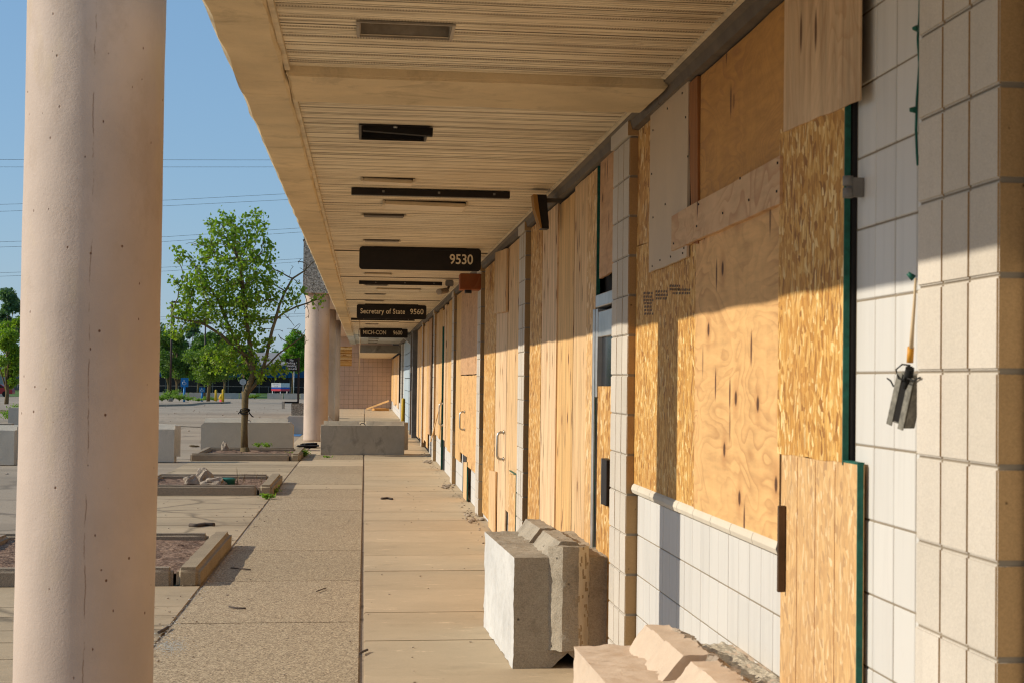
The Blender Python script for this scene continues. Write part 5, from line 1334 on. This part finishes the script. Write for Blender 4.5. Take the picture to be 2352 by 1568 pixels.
# electric box, cords on the nearest pilaster edge
def UW(x, y, X=1.335): return U(x, y, 0, X)
t = thing('junction_box', UW(2080, 965), 'dented grey electrical box hanging from wires beside the nearest pilaster', 'electrical box')
c0 = UW(2083, 905, 1.34)
Mx = Matrix.Translation(c0) @ Matrix.Rotation(R(14), 4, 'X') @ Matrix.Rotation(R(8), 4, 'Y') @ Matrix.Rotation(R(30), 4, 'Z')
mb = MB(); mb.box(-.018, .018, -.022, .022, -.075, .055); mb.bevel(.003, 2)
mb.box(-.0215, -.0185, -.030, -.012, -.085, .05); mb.box(-.0215, -.0185, .010, .028, -.085, .05); mb.box(-.014, .022, -.029, -.0225, -.08, .045)
for v in mb.bm.verts: v.co = Mx @ v.co
mb.build('box', 'galv', t)
mb = MB(); mb.box(-.020, -.0182, -.0115, .0095, -.07, .04); mb.box(-.010, .012, -.0235, -.0222, -.06, .03)
for v in mb.bm.verts: v.co = Mx @ v.co
mb.build('opening', 'dark', t)
mb = MB()
for k, pts in enumerate([[(2090, 838), (2072, 836), (2058, 848), (2064, 868), (2078, 872)], [(2085, 868), (2100, 874), (2108, 868), (2114, 866)], [(2080, 866), (2060, 884), (2052, 886), (2046, 874), (2038, 868)]]):
    mb.tube([UW(x, y, 1.315+k*.004) for x, y in pts], .0022, 6)
mb.tube([UW(2090, 845), UW(2086, 866), UW(2083, 890)], .012, 8)
mb.build('loose_wire', 'rubber', t)
mb = MB(); mb.tube([UW(2103, 640, 1.345), UW(2100, 700, 1.342), UW(2096, 750, 1.338), UW(2093, 800, 1.335)], [.003, .004, .005, .006], 10); mb.build('cord', 'cord', t)
mb = MB(); mb.tube([UW(2092, 796), UW(2090, 832)], .0085, 12); mb.build('collar', 'orange', t)
t = thing('light_string', UW(2112, 160), 'dark green string of Christmas light sockets hanging down the nearest pilaster edge', 'light string')
mb = MB(); mb.tube([UW(2114, -30, 1.36), UW(2112, 40, 1.36), UW(2108, 90, 1.36), UW(2112, 150, 1.36), UW(2106, 230, 1.36), UW(2104, 300, 1.36), UW(2106, 350, 1.362), UW(2108, 380, 1.362)], .0035, 6); mb.build('wire', 'green', t)
for (x, y, dx, dy) in ((2107, 66, -8, 0), (2103, 253, -14, 0), (2099, 640, -14, -12)):
    mb = MB(); a = UW(x, y, 1.35); b = UW(x+dx, y+dy, 1.335); mb.tube([a, b], [.009, .005], 8); mb.build('socket', 'green', t)
a_, b_ = U(826, 730, 1, 44.3), U(824, 858, 1, 44.3)
mb = MB(); mb.tube([(a_.x, 44.3, 2.94), (a_.x+.02, 44.3, 2.4), (b_.x, 44.3, b_.z)], .008, 5); o = mb.build('ceiling_wire', 'cord'); tag(o, 'thin pale wire hanging from the ceiling behind the Secretary of State sign', 'wire')
stamped = [o for o in bpy.data.objects if o.get('label') == 'chipboard sheet above the sill, crossed by the column shadow'][0]
stamped['_o'] = list(stamped.location); mb = MB(); rq = random.Random(2)
for (x0, x1, y0, n_) in ((1478, 1500, 672, 3), (1480, 1498, 695, 4), (1506, 1532, 668, 3), (1538, 1560, 655, 2), (1545, 1584, 664, 2)):
    for k in range(n_):
        yy = y0+k*8; xx = x0
        while xx < x1:
            w_ = rq.uniform(2, 5); p_ = U(xx, yy, 0, 1.366); q_ = U(xx+w_, yy+4, 0, 1.366); mb.box(1.3652, 1.3662, q_.y, p_.y, q_.z, p_.z); xx += w_+rq.uniform(1, 2.5)
mb.build('ink_stamp', 'inkgrey', stamped, origin=stamped.location)
# power lines in pairs across the sky
PL = [((0, 367), (645, 368)), ((0, 384), (650, 384)), ((0, 470), (387, 460), (650, 446)), ((0, 486), (387, 473), (660, 459)), ((0, 556), (384, 544), (691, 524)), ((0, 568), (384, 555), (697, 533)), ((0, 627), (383, 614), (697, 594)), ((0, 635), (383, 623), (697, 601)), ((0, 735), (603, 724), (706, 720)), ((0, 741), (603, 729), (706, 726))]
nm = ['highest', 'second highest', 'third', 'fourth', 'fifth', 'sixth', 'seventh', 'eighth', 'ninth', 'lowest']
for k, pts in enumerate(PL):
    Yw = 330+k*6; P3 = [U(x, y, 1, Yw) for x, y in pts]
    d0 = P3[1]-P3[0]; d1 = P3[-1]-P3[-2]
    P3 = [P3[0]-d0.normalized()*60]+P3+[P3[-1]+d1.normalized()*60]
    mb = MB(); mb.tube(P3, .030, 6); o = mb.build('power_line', 'wire'); tag(o, nm[k]+' of the ten power lines counted from the top of the sky', 'power line')
# pole bases etc done
for o in list(bpy.data.objects):
    if '_o' in o: del o['_o']
